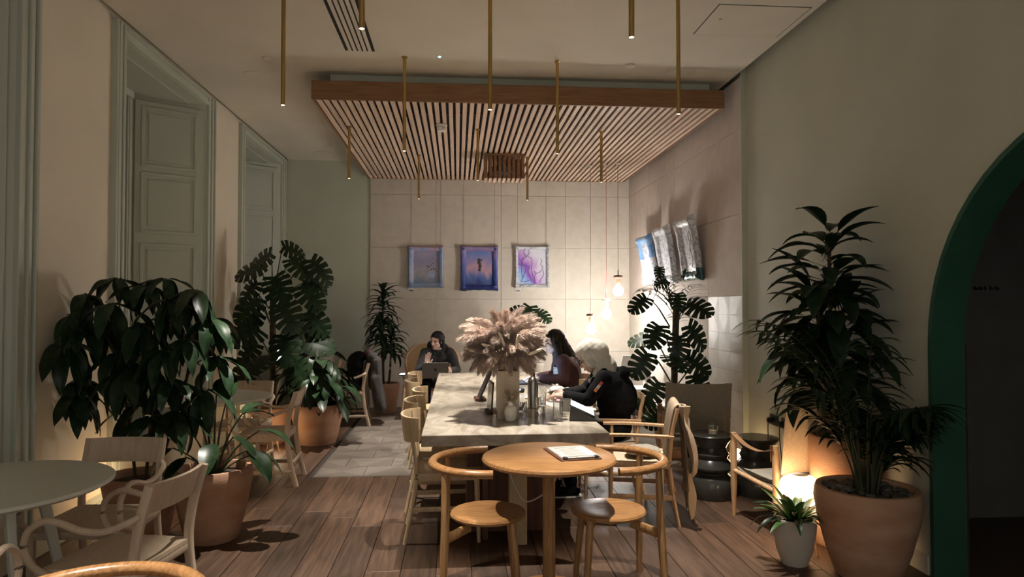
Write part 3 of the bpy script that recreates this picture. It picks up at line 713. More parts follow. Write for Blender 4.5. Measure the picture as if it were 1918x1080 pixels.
def ring_chair(label, loc, rz, proto=[]):
    if proto: return dup(proto[0], loc, rz, label)
    t = thing('ring_back_chair', label, 'chair', loc, rz, 'ring-back honey-oak chairs'); proto.append(t)
    MB().lathe([(.001, .418), (.17, .418), (.196, .428), (.202, .440), (.196, .450), (.18, .455), (.10, .448), (.001, .446)], 48).build('seat', 'honey_oak', t)
    pts = arc((0, 0), .295, R(88), R(272), 24, .715)
    MB().sweep(pts, .024, .021, n=14).build('ring_back', 'honey_oak', t)
    for s in (-1, 1):
        MB().sweep([(-.225, s * .19, .70), (-.225, s * .215, .42), (-.24, s * .26, 0)], [.019, .022, .0165], n=14).build('leg', 'honey_oak_up', t)
        MB().sweep([(.12, s * .11, .425), (.155, s * .165, 0)], [.021, .016], n=14).build('leg', 'honey_oak_up', t)
        MB().bar((-.226, s * .215, .375), (-.10, s * .10, .40), .022, .045).build('bracket', 'honey_oak_up', t)
    MB().bar((-.12, 0, .40), (.14, 0, .40), .03, .034).build('seat_rail', 'honey_oak_up', t)
    MB().bar((.11, -.11, .40), (.11, .11, .40), .03, .034).build('seat_rail', 'honey_oak_up', t)
    return t
ring_chair('honey-oak ring-back chair at the bistro table, its back to the windows', (.165, 3.67, 0), R(0))
ring_chair('honey-oak ring-back chair at the bistro table, its back to the arch wall', (.815, 3.67, 0), R(180))
ring_chair('honey-oak ring-back chair at the photo bottom, only its ring shows', (-1.02, 1.98, 0), R(-90))
# ------------------------------------------------------------------ bent-arm chairs (forward = +x)
def bent_chair(label, loc, rz, group, proto=[]):
    if proto: return dup(proto[0], loc, rz, label, group)
    t = thing('bent_arm_chair', label, 'chair', loc, rz, group); proto.append(t)
    W = .215; bm_ = 'beech'
    def seatf(u, v):
        x = -.21 + .43 * u; y = (-.225 + .45 * v) * (1 - .06 * (1 - u))
        return (x, y, .452 - .012 * math.sin(PI * u) * math.sin(PI * v) - .015 * max(0, u - .85) / .15)
    MB().grid(seatf, 12, 10, .018).build('seat', bm_, t, 50)
    for s in (-1, 1):
        MB().sweep(spline([(-.285, s * W * .98, 0), (-.235, s * W * .96, .2), (-.205, s * W * .94, .44), (-.225, s * W * .94, .62), (-.275, s * W * .94, .80)], 5), .014, .02, up=(1, 0, 0), rect=True).build('leg', bm_, t)
        MB().sweep([(.19, s * W, .44), (.195, s * W, 0)], .0155, .0175, up=(1, 0, 0), rect=True).build('leg', bm_, t)
        MB().bar((-.25, s * W, .13), (.19, s * W, .13), .018, .032).build('side_stretcher', bm_, t)
        MB().bar((-.20, s * W, .415), (.19, s * W, .415), .02, .045).build('side_rail', bm_, t)
        y = s * (W + .022)
        MB().sweep(spline([(-.235, s * (W - .005), .675), (-.20, y, .655), (-.10, y, .618), (0, y, .618), (.09, y, .645), (.165, y, .652), (.235, y, .61), (.255, y, .54), (.225, y, .475), (.16, y, .435), (.10, s * (W + .012), .42)], 5), .0145, n=10).build('arm', bm_, t)
    MB().bar((-.02, -W, .13), (-.02, W, .13), .018, .032).build('cross_stretcher', bm_, t)
    MB().bar((-.255, -W + .01, .20), (-.255, W - .01, .20), .016, .03).build('cross_stretcher', bm_, t)
    MB().bar((.19, -W, .415), (.19, W, .415), .02, .04).build('seat_rail', bm_, t)
    MB().bar((-.2, -W, .415), (-.2, W, .415), .02, .04).build('seat_rail', bm_, t)
    def br(u, v):
        y = (-.205 + .41 * v); z = .672 + .128 * u
        return (-.233 - .042 * u - .035 * math.cos((v - .5) * PI), y, z)
    MB().grid(br, 4, 14, .014).build('back_rail', bm_, t, 50)
    return t
bent_chair('pale beech bent-arm chair with its back to the terracotta pot, at the near grey table', (-1.50, 3.20, 0), R(170), 'bent-arm chairs by the windows')
bent_chair('pale beech bent-arm chair tucked behind the near grey table before the umbrella plant', (-1.86, 3.74, 0), R(-92), 'bent-arm chairs by the windows')
bent_chair('bent-arm chair at the photo edge, only its curled arm shows', (-1.88, 2.50, 0), R(96), 'bent-arm chairs by the windows')
bent_chair('lamp-lit bent-arm chair before the peace lily pot at the far grey table', (-1.66, 6.17, 0), R(183), 'bent-arm chairs by the windows')
bent_chair('bent-arm chair behind the far grey table, below the large monstera', (-2.02, 6.62, 0), R(-92), 'bent-arm chairs by the windows')
coat_chair = bent_chair('bent-arm chair hung with dark coats beside the back dracaena', (-1.42, 9.05, 0), R(185), 'bent-arm chairs by the windows')
def round_table(label, loc, r, rz):
    t = thing('round_table', label, 'table', loc, rz, 'round grey-topped tables')
    MB().lathe([(.001, .712), (r - .03, .712), (r, .728), (r, .736), (r - .008, .742), (.001, .742)], 72).build('tabletop', 'table_grey', t)
    for k in range(4):
        a = R(45 + 90 * k); c, s = math.cos(a), math.sin(a)
        MB().sweep([(c * r * .42, s * r * .42, .712), (c * r * .72, s * r * .72, 0)], [.024, .017], [.018, .014], up=(-s, c, 0), rect=True).build('leg', 'table_grey', t)
    MB().bar((-r * .33, -r * .33, .69), (r * .33, r * .33, .69), .04, .04).build('cross_frame', 'table_grey', t)
    MB().bar((r * .33, -r * .33, .69), (-r * .33, r * .33, .69), .04, .04).build('cross_frame', 'table_grey', t)
    return t
round_table('grey-topped round table at the photo edge, nearest the camera', (-2.10, 3.26, 0), .50, R(8))
round_table('grey-topped round table between the umbrella plant and the monstera', (-2.15, 6.22, 0), .50, R(20))
round_table('small grey-topped round table in the far window bay, hidden by leaves', (-2.34, 9.66, 0), .26, R(10))
# ------------------------------------------------------------------ side chairs along the marble table
def shell_chair(label, loc, rz, proto=[]):
    if proto: return dup(proto[0], loc, rz, label)
    t = thing('shell_back_chair', label, 'chair', loc, rz, 'shell-back chairs along the marble table'); proto.append(t)
    W = .20; m = 'pale_oak'
    def sf(u, v): return (-.19 + .42 * u, (-.22 + .44 * v) * (.93 + .07 * u), .452 - .014 * math.sin(PI * u) * math.sin(PI * v))
    MB().grid(sf, 8, 8, .022).build('seat', m, t, 50)
    for s in (-1, 1):
        MB().sweep(spline([(-.275, s * W * 1.03, 0), (-.225, s * W, .25), (-.20, s * W * .97, .45), (-.215, s * W * .97, .62), (-.245, s * W * .97, .80)], 5), [.0135] * 8 + [.017] * 9 + [.014] * 4, n=10).build('leg', m, t)
        MB().sweep([(.19, s * .205, .44), (.205, s * .215, 0)], [.019, .0125], n=10).build('leg', m, t)
        MB().bar((-.245, s * W, .22), (.195, s * .21, .22), .016, .03).build('side_stretcher', m, t)
        MB().bar((-.2, s * .19, .42), (.19, s * .20, .42), .02, .04).build('side_stretcher', m, t)
    MB().bar((.195, -.2, .27), (.195, .2, .27), .016, .03).build('cross_stretcher', m, t)
    MB().bar((.19, -.2, .42), (.19, .2, .42), .02, .04).build('cross_stretcher', m, t)
    MB().bar((-.2, -.19, .42), (-.2, .19, .42), .02, .04).build('cross_stretcher', m, t)
    def shf(u, v):
        a = R(-88 + 176 * v); z = .665 + .15 * u
        return (-.178 - (.115 + .02 * u) * math.cos(a) ** .8 if abs(math.cos(a)) > 1e-4 else -.178, .232 * math.sin(a), z - .02 * math.cos(a) * (1 - u))
    MB().grid(shf, 5, 22, .017).build('back_shell', m, t, 60)
    return t
for (x, y, a, lb) in ((-.07, 4.71, 2, 'nearest the camera'), (-.10, 5.38, -2, 'second from the near end'), (-.08, 6.02, 0, 'third from the near end'), (-.20, 6.76, 4, 'fourth from the near end'), (-.22, 7.44, -3, 'fifth from the near end')):
    shell_chair('shell-back chair, window side of the marble table, ' + lb, (x, y, 0), R(a))
shell_chair('empty shell-back chair between the two seated women', (1.08, 6.42, 0), R(196))
w2chair = shell_chair('shell-back chair carrying the long-haired woman', (1.16, 7.02, 0), R(184))
# ------------------------------------------------------------------ cord-seat armchairs
def cord_chair(label, loc, rz, proto=[]):
    if proto: return dup(proto[0], loc, rz, label)
    t = thing('cord_seat_armchair', label, 'chair', loc, rz, 'cord-seat armchairs'); proto.append(t)
    W = .235; m = 'tan_oak'
    def sf(u, v): return (-.20 + .40 * u, (-.225 + .45 * v), .448 - .022 * math.sin(PI * u) * math.sin(PI * v))
    MB().grid(sf, 10, 10, .03).build('seat', 'cord_seat', t, 50)
    for s in (-1, 1):
        MB().sweep(spline([(-.27, s * (W - .01), 0), (-.225, s * (W - .012), .25), (-.205, s * (W - .015), .45), (-.225, s * (W - .015), .65), (-.262, s * (W - .015), .82)], 5), [.012] * 6 + [.0175] * 8 + [.015] * 7, n=12).build('leg', m, t)
        MB().sweep([(.195, s * W, .62), (.20, s * W, .42), (.205, s * W, 0)], [.0135, .018, .012], n=12).build('leg', m, t)
        MB().sweep(spline([(.26, s * (W + .005), .628), (.1, s * (W + .008), .632), (-.1, s * (W + .002), .628), (-.235, s * (W - .012), .622)], 5), [.024] * 16, .010, up=(0, 0, 1), rect=True).build('arm', m, t)
        MB().bar((-.245, s * (W - .01), .20), (.20, s * W, .20), .016, .034).build('side_stretcher', m, t)
        MB().bar((-.2, s * W, .425), (.19, s * W, .425), .022, .042).build('side_stretcher', m, t)
    MB().bar((.2, -W, .29), (.2, W, .29), .016, .034).build('cross_stretcher', m, t)
    MB().bar((.195, -W, .425), (.195, W, .425), .022, .042).build('cross_stretcher', m, t)
    MB().bar((-.2, -W, .425), (-.2, W, .425), .022, .042).build('cross_stretcher', m, t)
    MB().bar((-.24, -W, .26), (-.24, W, .26), .016, .03).build('cross_stretcher', m, t)
    for (z, hh) in ((.79, .05), (.64, .035)):
        MB().grid(lambda u, v: (-.225 - (z - .62) * .2 - .03 * math.cos((v - .5) * PI) - .01 * u, -.222 + .444 * v, z - hh / 2 + hh * u), 3, 12, .014).build('back_rail', m, t, 50)
    return t
jack_chair = cord_chair('cord-seat oak armchair with a tan jacket over its back', (1.33, 4.97, 0), R(167))
cord_chair('cord-seat armchair carrying the woman in a pale headscarf', (1.24, 5.62, 0), R(176))
# ------------------------------------------------------------------ safari chairs (forward = +x)
def safari(label, loc, rz, cm, tilt=.10, proto={}):
    t = thing('safari_chair', label, 'armchair', loc, rz, 'canvas safari chairs')
    W = .27; m = 'tan_oak'
    for s in (-1, 1):
        for x in (-.25, .25):
            MB().sweep([(x, s * W, 0), (x, s * W, .10), (x, s * W, .22), (x, s * W, .52), (x, s * W, .605)], [.013, .017, .023, .024, .018], n=12).build('leg', m, t)
        MB().sweep(spline([(.25, s * W, .60), (.10, s * W, .545), (-.08, s * W, .535), (-.25, s * W, .585)], 5), .022, .003, rect=True).build('arm_strap', 'leather', t)
        for x in (-.25, .25):
            MB().box((x + (.028 if x < 0 else -.0), s * (W + .0), .55), (.006, .046, .11), None, .003).build('strap_end', 'leather', t)
            MB().sweep([(x, s * (W + .022), .575), (x, s * (W + .028), .575)], .008, n=10).build('stud', 'brass', t)
        MB().rod((-.25, s * W, .30), (.25, s * W, .33), .016).build('side_rail', m, t)
        MB().bar((-.27, s * (W - .035), .32), (-.27 - tilt * 1.1, s * (W - .035), .86), .028, .022, (1, 0, 0)).build('back_post', m, t)
    for x in (-.25, .25): MB().rod((x, -W, .28 if x < 0 else .31), (x, W, .28 if x < 0 else .31), .015).build('cross_rail', m, t)
    MB().grid(lambda u, v: (-.24 + .49 * u, -W + .02 + (2 * W - .04) * v, .33 - .05 * math.sin(PI * v) - .02 * math.sin(PI * u) + .03 * u), 10, 10, .008).build('seat', 'canvas', t, 60)
    MB().box((.0, 0, .315), (.40, 2 * W - .12, .05), None, .02).build('cushion', 'canvas', t)
    MB().grid(lambda u, v: (-.312 - tilt * (u * 1.0) + .035 * math.sin(PI * v) * (.6 + .4 * math.sin(PI * u)), (-W - .005 + (2 * W + .01) * v), .43 + .45 * u - .014 * math.sin(PI * v) * u), 10, 12, .006).build('canvas_back', cm, t, 60)
    for s in (-1, 1): MB().grid(lambda u, v: (-.320 - tilt * u, s * (W - .05 + .055 * v), .60 + .285 * u), 4, 3, .004).build('stitched_pocket', cm, t, 60)
    MB().bar((-.326, -W + .03, .41), (-.326, W - .03, .41), .006, .028).build('belt', 'leather', t)
    MB().box((-.332, -.06, .41), (.004, .03, .034), None, .001).build('buckle', 'brass', t, 0)
    return t
safari('olive canvas safari chair seen from behind, beyond the dark drum stools', (2.14, 6.12, 0), R(78), 'canvas', .12)
safari('tan canvas safari chair lit by the floor lamp, beside the large palm', (2.345, 4.73, 0), R(100), 'canvas_tan', .06)
# ------------------------------------------------------------------ drum stools
def drum(label, loc, h, r):
    t = thing('drum_stool', label, 'stool', loc, 0, 'dark glazed drum stools'); s = h / .5
    pr_ = [(.001, .5), (r - .006, .5), (r, .494), (r - .002, .482), (r * .80, .44), (r * .68, .40), (r * .72, .37), (r * .80, .345), (r * .74, .325), (r * .72, .31), (r * .96, .265), (r, .245), (r * .97, .23), (r * .76, .205), (r * .74, .19), (r * .9, .165), (r, .13), (r * 1.02, .08), (r * .98, .03), (r * .94, 0), (.001, 0)]
    MB().lathe([(a, z * s) for a, z in pr_[7:]][::-1], 40).build('base', 'ceramic_dark', t)
    MB().lathe([(a, z * s) for a, z in pr_[:8]][::-1], 40).build('top', 'ceramic_dark', t)
drum('dark glazed drum stool holding a glass jar', (2.05, 5.42, 0), .505, .175)
drum('dark glazed drum stool without anything on it, below the sockets', (2.45, 5.46, 0), .465, .175)
gj = thing('glass_jar', 'small clear glass jar with a candle on the dark drum stool', 'jar', (2.05, 5.38, .506))
MB().lathe([(.001, .003), (.034, .003), (.036, .07), (.032, .078), (.034, .084), (.037, .084), (.039, .07), (.038, .002), (.001, 0)], 24).build('jar', 'glass', gj)
MB().lathe([(.001, .004), (.032, .004), (.032, .035), (.001, .036)], 20).build('candle', 'dried_cream', gj)
MB().sweep(arc((0, 0), .039, 0, 2 * PI, 20, .076)[:-1], .0018, n=6, closed=True).build('wire_bail', 'steel', gj)
# ------------------------------------------------------------------ oval cane chair, side stool, white furniture
oc = thing('oval_back_chair', 'wide oval-backed cane chair against the clad back wall', 'armchair', (-.36, 9.55, 0), R(-90))
ovp = [(-.27 - .0 * i, .375 * math.copysign(abs(math.cos(a)) ** .8, math.cos(a)), .725 + .262 * math.copysign(abs(math.sin(a)) ** .8, math.sin(a))) for i, a in enumerate([2 * PI * k / 40 for k in range(40)])]
MB().sweep(ovp, .016, n=10, up=(1, 0, 0), closed=True).build('back_frame', 'tan_oak', oc)
m = MB(); m.add([(-.275, 0, .725)] + [(-.27, p[1] * .98, .725 + (p[2] - .725) * .98) for p in ovp], [(0, i + 1, (i + 1) % 40 + 1) for i in range(40)]); m.build('cane_panel', 'cane', oc)
MB().grid(lambda u, v: (-.25 + .52 * u, -.33 + .66 * v, .43 - .02 * math.sin(PI * u) * math.sin(PI * v)), 6, 8, .04).build('seat', 'cane', oc, 50)
for s in (-1, 1):
    MB().rod((-.24, s * .32, .40), (-.28, s * .36, 0), .018, .012).build('leg', 'tan_oak', oc)
    MB().sweep([(.27, s * .36, .585), (.25, s * .355, .40), (.27, s * .38, 0)], [.014, .018, .013], n=10).build('leg', 'tan_oak', oc)
    MB().sweep(spline([(-.26, s * .37, .57), (0, s * .38, .60), (.29, s * .365, .595)], 5), .026, .011, rect=True).build('arm', 'tan_oak', oc)
    MB().rod((-.25, s * .33, .38), (.25, s * .35, .38), .014).build('side_rail', 'tan_oak', oc)
MB().ell((.05, -.30, .30), (.12, .04, .11)).build('hanging_pouch', 'yellow', oc)
ph = thing('smartphone', 'phone with a lit blue screen lying on the oval chair arm', 'phone', (-.735, 9.27, .608))
MB().box((0, 0, .005), (.075, .15, .009), None, .003).build('body', 'black', ph)
MB().box((0, 0, .0103), (.066, .14, .001), None, 0).build('screen', 'screen_blue', ph, 0)
wc = thing('white_chair', 'white moulded armchair lit by the globe pendants', 'chair', (2.30, 8.95, 0), R(92))
MB().grid(lambda u, v: (-.21 - .05 * u + .02 * math.cos((v - .5) * PI), (-.20 + .40 * v) * (1 - .10 * max(0, u - .75) / .25), .56 + .33 * u), 8, 8, .02).build('backrest', 'white_plastic', wc, 60)
MB().grid(lambda u, v: (-.22 + .45 * u, -.23 + .46 * v, .45 - .02 * math.sin(PI * u) * math.sin(PI * v)), 6, 6, .025).build('seat', 'white_plastic', wc, 60)
for s in (-1, 1):
    MB().rod((-.2, s * .2, .44), (-.26, s * .23, 0), .016, .012).build('leg', 'white_plastic', wc); MB().rod((.2, s * .2, .44), (.24, s * .23, 0), .016, .012).build('leg', 'white_plastic', wc)
    MB().sweep(spline([(-.22, s * .2, .60), (-.1, s * .25, .62), (.08, s * .25, .62), (.16, s * .245, .55), (.17, s * .235, .45)], 5), .016, n=8).build('arm', 'white_plastic', wc)
    MB().rod((-.20, s * .15, .44), (-.215, s * .15, .57), .014).build('back_post', 'white_plastic', wc)
ws = thing('low_white_table', 'low white table with a pale wood edge behind the monstera', 'table', (2.20, 7.75, 0), R(8))
MB().b2((-.34, -.30, .40), (.34, .30, .425), .004).build('tabletop', 'white_plastic', ws, 0)
for (lo, hi) in (((-.32, -.29, .33), (.32, -.265, .40)), ((-.32, .265, .33), (.32, .29, .40)), ((-.33, -.29, .33), (-.305, .29, .40)), ((.305, -.29, .33), (.33, .29, .40))): MB().b2(lo, hi, .003).build('apron', 'beech', ws, 0)
for sx_ in (-1, 1):
    for sy_ in (-1, 1): MB().rod((sx_ * .28, sy_ * .24, .36), (sx_ * .31, sy_ * .27, 0), .02, .014).build('leg', 'beech', ws)
# ------------------------------------------------------------------ sockets and floor lamps
for i, (y, x_, lb) in enumerate(((5.66, 1, 'black wall socket with a plug, farther from the palm'), (5.45, 1, 'black wall socket with a plug, closer to the palm'))):
    s = thing('wall_socket', lb, 'socket', (XR, y, .565), 0, 'black wall sockets')
    MB().box((-.005, 0, 0), (.01, .15, .09), None, .002).build('plate', 'socket_black', s, 0)
    MB().box((-.03, .03, -.005), (.045, .045, .05), None, .01).build('plug', 'socket_black', s)
    MB().sweep(spline([(-.045, .03, -.02), (-.05, .02, -.12), (-.03, .03, -.3), (-.05, -.02, -.45), (-.1, -.05, -.555)], 5), .0045, n=6).build('lead', 'socket_black', s)
def lantern(label, loc, rz, strength=None, proto=[]):
    if proto: return dup(proto[0], loc, rz, label)
    t = thing('floor_lantern', label, 'lamp', loc, rz, 'glowing floor lanterns'); proto.append(t)
    MB().lathe([(.001, .215), (.085, .218), (.115, .24), (.128, .29), (.13, .34), (.125, .395), (.112, .432), (.085, .455), (.04, .462), (.001, .463)], 28).build('shade', 'lamp_glow', t)
    MB().lathe([(.03, .464), (.05, .464), (.05, .472), (.03, .472)], 20).build('collar', 'white_plastic', t)
    for k in range(3):
        a = 2 * PI * k / 3 + .5; c, s = math.cos(a), math.sin(a)
        MB().rod((.09 * c, .09 * s, .222), (.135 * c, .135 * s, 0), .009, .007).build('leg', 'tan_oak', t)
    e2 = V(0, -.92, -.38)
    pts = [V(0, 0, .355) + V(1, 0, 0) * (.146 * math.cos(q)) + e2 * (.160 * math.sin(q)) for q in [PI * i / 20 for i in range(21)]]
    MB().sweep(pts, .003, .013, up=(0, -.38, .92), rect=True).build('strap_handle', 'leather', t)
    return t
lantern('glowing cream floor lantern with leather strap behind the white pot', (2.17, 4.21, 0), R(20))
lantern('small glowing floor lantern behind the drum stools by the painted wall', (2.50, 5.86, 0), R(80)).scale = (.7, .7, .6)
lantern('glowing floor lantern behind the umbrella plant pot', (-2.28, 5.17, 0), R(10)).scale = (.85, .85, .78)
lantern('small glowing floor lantern behind the far grey table', (-1.93, 7.45, 0), R(50)).scale = (.6, .6, .55)
lantern('glowing floor lantern behind the far-left monstera', (-2.34, 8.38, 0), R(200)).scale = (.7, .7, .6)
# ------------------------------------------------------------------ plants
def leaf_mesh(w, droop, fold, n=9, mt='leaf_dark', sh=None, wave=0, seed=0, petiole=0):
    sh = sh or (lambda t: math.sin(PI * min(1, t ** .75)) ** .8)
    m = MB(); vs = []; q = random.Random(seed)
    for i in range(n + 1):
        t = i / n; hw = max(.004, w * sh(t)); a = droop * t
        # arc of constant curvature
        x = math.sin(a) / droop if droop > .01 else t; z = -(1 - math.cos(a)) / droop if droop > .01 else 0
        for k in (-1, -.5, 0, .5, 1):
            wv = wave * w * math.sin(t * 9 + k * 2 + seed)
            vs.append((x + math.sin(a) * fold * hw * abs(k), hw * k, z + math.cos(a) * fold * hw * abs(k) + wv * abs(k)))
    fs = [(i * 5 + j, (i + 1) * 5 + j, (i + 1) * 5 + j + 1, i * 5 + j + 1) for i in range(n) for j in range(4)]
    m.add(vs, fs)
    return m.mesh('leaf', mt, 80)
def monstera_mesh(mt, seed, nf=6):
    """ovate heart-based blade, slit between the side veins"""
    q = random.Random(seed); m = MB()
    def bend(x, y): return (x - .06 * abs(y), y, -.24 * max(0, x) ** 2 - .34 * y * y + .12 * abs(y))
    def mid(s): return (.02 + .90 * s ** 1.15, 0)
    def rim(s):
        ph = R(152) * (1 - s); c, sn = math.cos(ph), math.sin(ph)
        return (.37 + (.63 if c > 0 else .55) * c, .47 * max(0, sn) ** .8 + .004)
    for sd in (-1, 1):
        for f in range(nf):
            s0, s1 = f / nf, (f + 1) / nf; w = s1 - s0; cut = q.uniform(.22, .42); gm = q.uniform(.09, .15) * w if f < nf - 1 else .06 * w
            rows = [0, .2, .36, .5, .66, .82, 1.0]; vs = []; L = q.uniform(.95, 1.03)
            for r in rows:
                g = gm * min(1, max(0, r - cut) / .18); sag = -.012 * max(0, r - cut)
                for k in range(4):
                    ss = s0 + g + (w - 2 * g) * k / 3; rr = r * (L if r < 1 else L - .05 * abs(k - 1.5) / 1.5)
                    M0, B0 = mid(ss), rim(ss); x, y = M0[0] + (B0[0] - M0[0]) * rr, M0[1] + (B0[1] - M0[1]) * rr
                    p = bend(x, sd * y); vs.append((p[0], p[1], p[2] + sag * abs(k - 1.5)))
            m.add(vs, [(i * 4 + j, (i + 1) * 4 + j, (i + 1) * 4 + j + 1, i * 4 + j + 1) for i in range(len(rows) - 1) for j in range(3)])
    return m.mesh('leaf', mt, 80)
def frond(t, base, az, L, e0, e1, nl, ll, wid, mt, q, start=.42, droop=.6, r=.006):
    """a palm leaf in the plant's own space: stalk bending over under its weight, two rows of hanging leaflets"""
    m = MB(); N = 16; P = [Vector(base)]; T = []
    h = V(math.cos(az), math.sin(az), 0); sd = V(-math.sin(az), math.cos(az), 0)
    for i in range(N):
        e = e0 + (e1 - e0) * ((i + .5) / N) ** 1.5; d = h * math.cos(e) + V(0, 0, math.sin(e)); T.append(d); P.append(P[-1] + d * (L / N))
    T.append(T[-1])
    m.sweep(P, [r * (1 - .8 * i / N) for i in range(N + 1)], n=6); m.cm = 1
    for i in range(nl):
        g = start + (1 - start) * (i + .5) / nl; f = g * N; k = min(int(f), N - 1); p = P[k].lerp(P[k + 1], f - k); tg = T[k]
        for s in (-1, 1):
            l = ll * (.6 + .4 * math.sin(PI * min(1, (i + .5) / nl * .8 + .15))) * q.uniform(.85, 1.12)
            d = (sd * s * q.uniform(.6, .85) + tg * q.uniform(.55, .85) + V(0, 0, q.uniform(0, .2))).normalized(); vs = []; dr_ = droop * q.uniform(.7, 1.3)
            for j in range(7):
                u = j / 6; c = p + d * l * u * (1 - .12 * u * dr_) + V(0, 0, -l * dr_ * u * u); hw = wid * (math.sin(PI * min(1, .14 + u * .84)) ** .7) * .5
                w = d.cross(V(0, 0, 1)).normalized(); vs += [c - w * hw, c + V(0, 0, -hw * .4), c + w * hw]
            m.add(vs, [(j * 3 + n, (j + 1) * 3 + n, (j + 1) * 3 + n + 1, j * 3 + n + 1) for j in range(6) for n in range(2)])
    lx, ly = t.location.x, t.location.y; lim = (XC if ly > 6 else XR) - .02      # leaflets press against the wall, not through it
    m.v = [(min(x, lim - lx - .004 * (i % 3)), y, z) if y + ly > AY + AR - .12 else (x, y, z) for i, (x, y, z) in enumerate(m.v)]
    return m.build('frond', ['stem', mt], t, 80)
def place(name, me, parent, pos, d, up=(0, 0, 1), s=1):
    o = link(name, me, parent)
    X = Vector(d).normalized(); u = Vector(up); Y = u.cross(X)
    if Y.length < .05: Y = V(0, 1, 0).cross(X)
    Y.normalize(); Z = X.cross(Y)
    M = Matrix((X * s, Y * s, Z * s)).transposed().to_4x4(); M.translation = Vector(pos); o.matrix_basis = M
    return o
def fit(t, x0=XL + .05, x1=XR - .02, y1=YB - .03):
    """slide leaves that would poke through a wall back into the room"""
    for o in t.children:
        if o.name.split('.')[0] not in ('leaf', 'leaflet'): continue
        M = o.matrix_basis; pts = [M @ Vector(c) for c in o.bound_box]
        ax = max(p.x for p in pts) + t.location.x; bx_ = min(p.x for p in pts) + t.location.x; ay = max(p.y for p in pts) + t.location.y
        M = M.copy()
        if ax > x1: M.translation.x -= ax - x1
        if bx_ < x0: M.translation.x += x0 - bx_
        if ay > y1: M.translation.y -= ay - y1
        o.matrix_basis = M
def pot_parts(t, r0, r1, h, mt, soil='soil', rim=.03, belly=1.0):
    MB().lathe([(.001, 0), (r0 * .96, 0), (r0, .012), (r0 + (r1 - r0) * .35 * belly + .02 * (belly - 1), h * .3), (r0 + (r1 - r0) * .72 * belly, h * .62), (r1 * (1.0 if belly <= 1 else 1.03), h * .86), (r1, h - .012), (r1 - .006, h), (r1 - rim, h), (r1 - rim - .004, h - .01), (r1 - rim - .008, h - .06), (.001, h - .06)], 48).build('pot', mt, t)
    MB().lathe([(r1 - rim - .004, h - .052), (r1 * .5, h - .035), (.001, h - .03)], 32).build('soil', soil, t)
lanceM = [leaf_mesh(.13, d, .25, 9, 'leaf_dark', None, .06, i) for i, d in enumerate((.5, .9, 1.3))]
# --- umbrella plant (drooping whorls of leaflets)
t = thing('umbrella_plant', 'bushy dark umbrella plant with drooping leaflets behind the near grey table', 'plant', (-2.10, 4.78, 0))
pot_parts(t, .17, .24, .42, 'terracotta')
um = [leaf_mesh(.15, d, .28, 10, mt, lambda t: math.sin(PI * min(1, (.05 + .95 * t) ** .85)) ** .85, .16, i) for i, (d, mt) in enumerate(((.6, 'leaf_dark'), (1.0, 'leaf_dark'), (.8, 'leaf_mid')))]
q = random.Random(21); stems = MB()
whorls = []
for (tx, ty, z0, z1) in ((-.10, .04, .38, 1.0), (.06, -.03, .38, 1.1), (.16, .06, .38, 1.0)):
    stems.sweep(spline([(tx * .5, ty * .5, z0), (tx, ty, .7), (tx * 1.5, ty * 1.4, z1), (tx * 1.9, ty * 1.4, z1 + .4)], 5), .011, n=7)
targets = [(-.62, .0, 1.50), (-.56, -.12, 1.30), (-.55, .02, 1.06), (-.40, -.1, .98), (-.36, -.05, 1.62), (-.30, -.15, 1.40), (-.20, .05, 1.72), (-.12, -.18, 1.55), (-.10, -.1, 1.25), 
           (0, 0, 1.68), (.05, -.2, 1.42), (.10, -.15, 1.15), (.12, .05, 1.70), (.22, -.15, 1.58), (.30, .05, 1.62), (.38, -.1, 1.66), (.44, -.05, 1.44), (.34, -.2, 1.30), (.26, -.2, 1.05),
           (.48, 0, 1.20), (.44, -.12, .98), (.16, -.24, .86), (0, -.26, 1.12), (.10, .15, 1.50), (-.3, .15, 1.45), (.36, .15, 1.4), (-.05, .1, .9), (.20, -.22, 1.28), (.30, -.18, .84)]
for (wx, wy, wz) in targets:
    if wx < -.36: wy -= (-.36 - wx) * .7; wx = -.36 + (wx + .36) * .15
    T = V(wx, wy, wz + q.uniform(-.02, .03))
    tx = .16 if wx > .12 else (-.12 if wx < -.1 else .06)
    S = V(tx * 1.4, .03, min(1.35, wz - .22)); mid = (S + T) / 2 + V(0, 0, .07)
    stems.sweep(spline([S, mid, T], 4), [.005] * 6 + [.004] * 3, n=5)
    n = q.choice((7, 8, 8)); L = q.uniform(.25, .335)
    for k in range(n):
        a = 2 * PI * k / n + q.uniform(-.2, .2); el = q.uniform(-1.0, -.15)
        d = V(math.cos(a) * math.cos(el), math.sin(a) * math.cos(el), math.sin(el))
        if T.x + T.length * 0 + d.x * L + t.location.x < XL + .04: d.x = abs(d.x) * .3
        place('leaflet', um[q.randrange(3)], t, T + d * .02, d, (0, 0, 1), L)
stems.build('stem', 'bark', t)
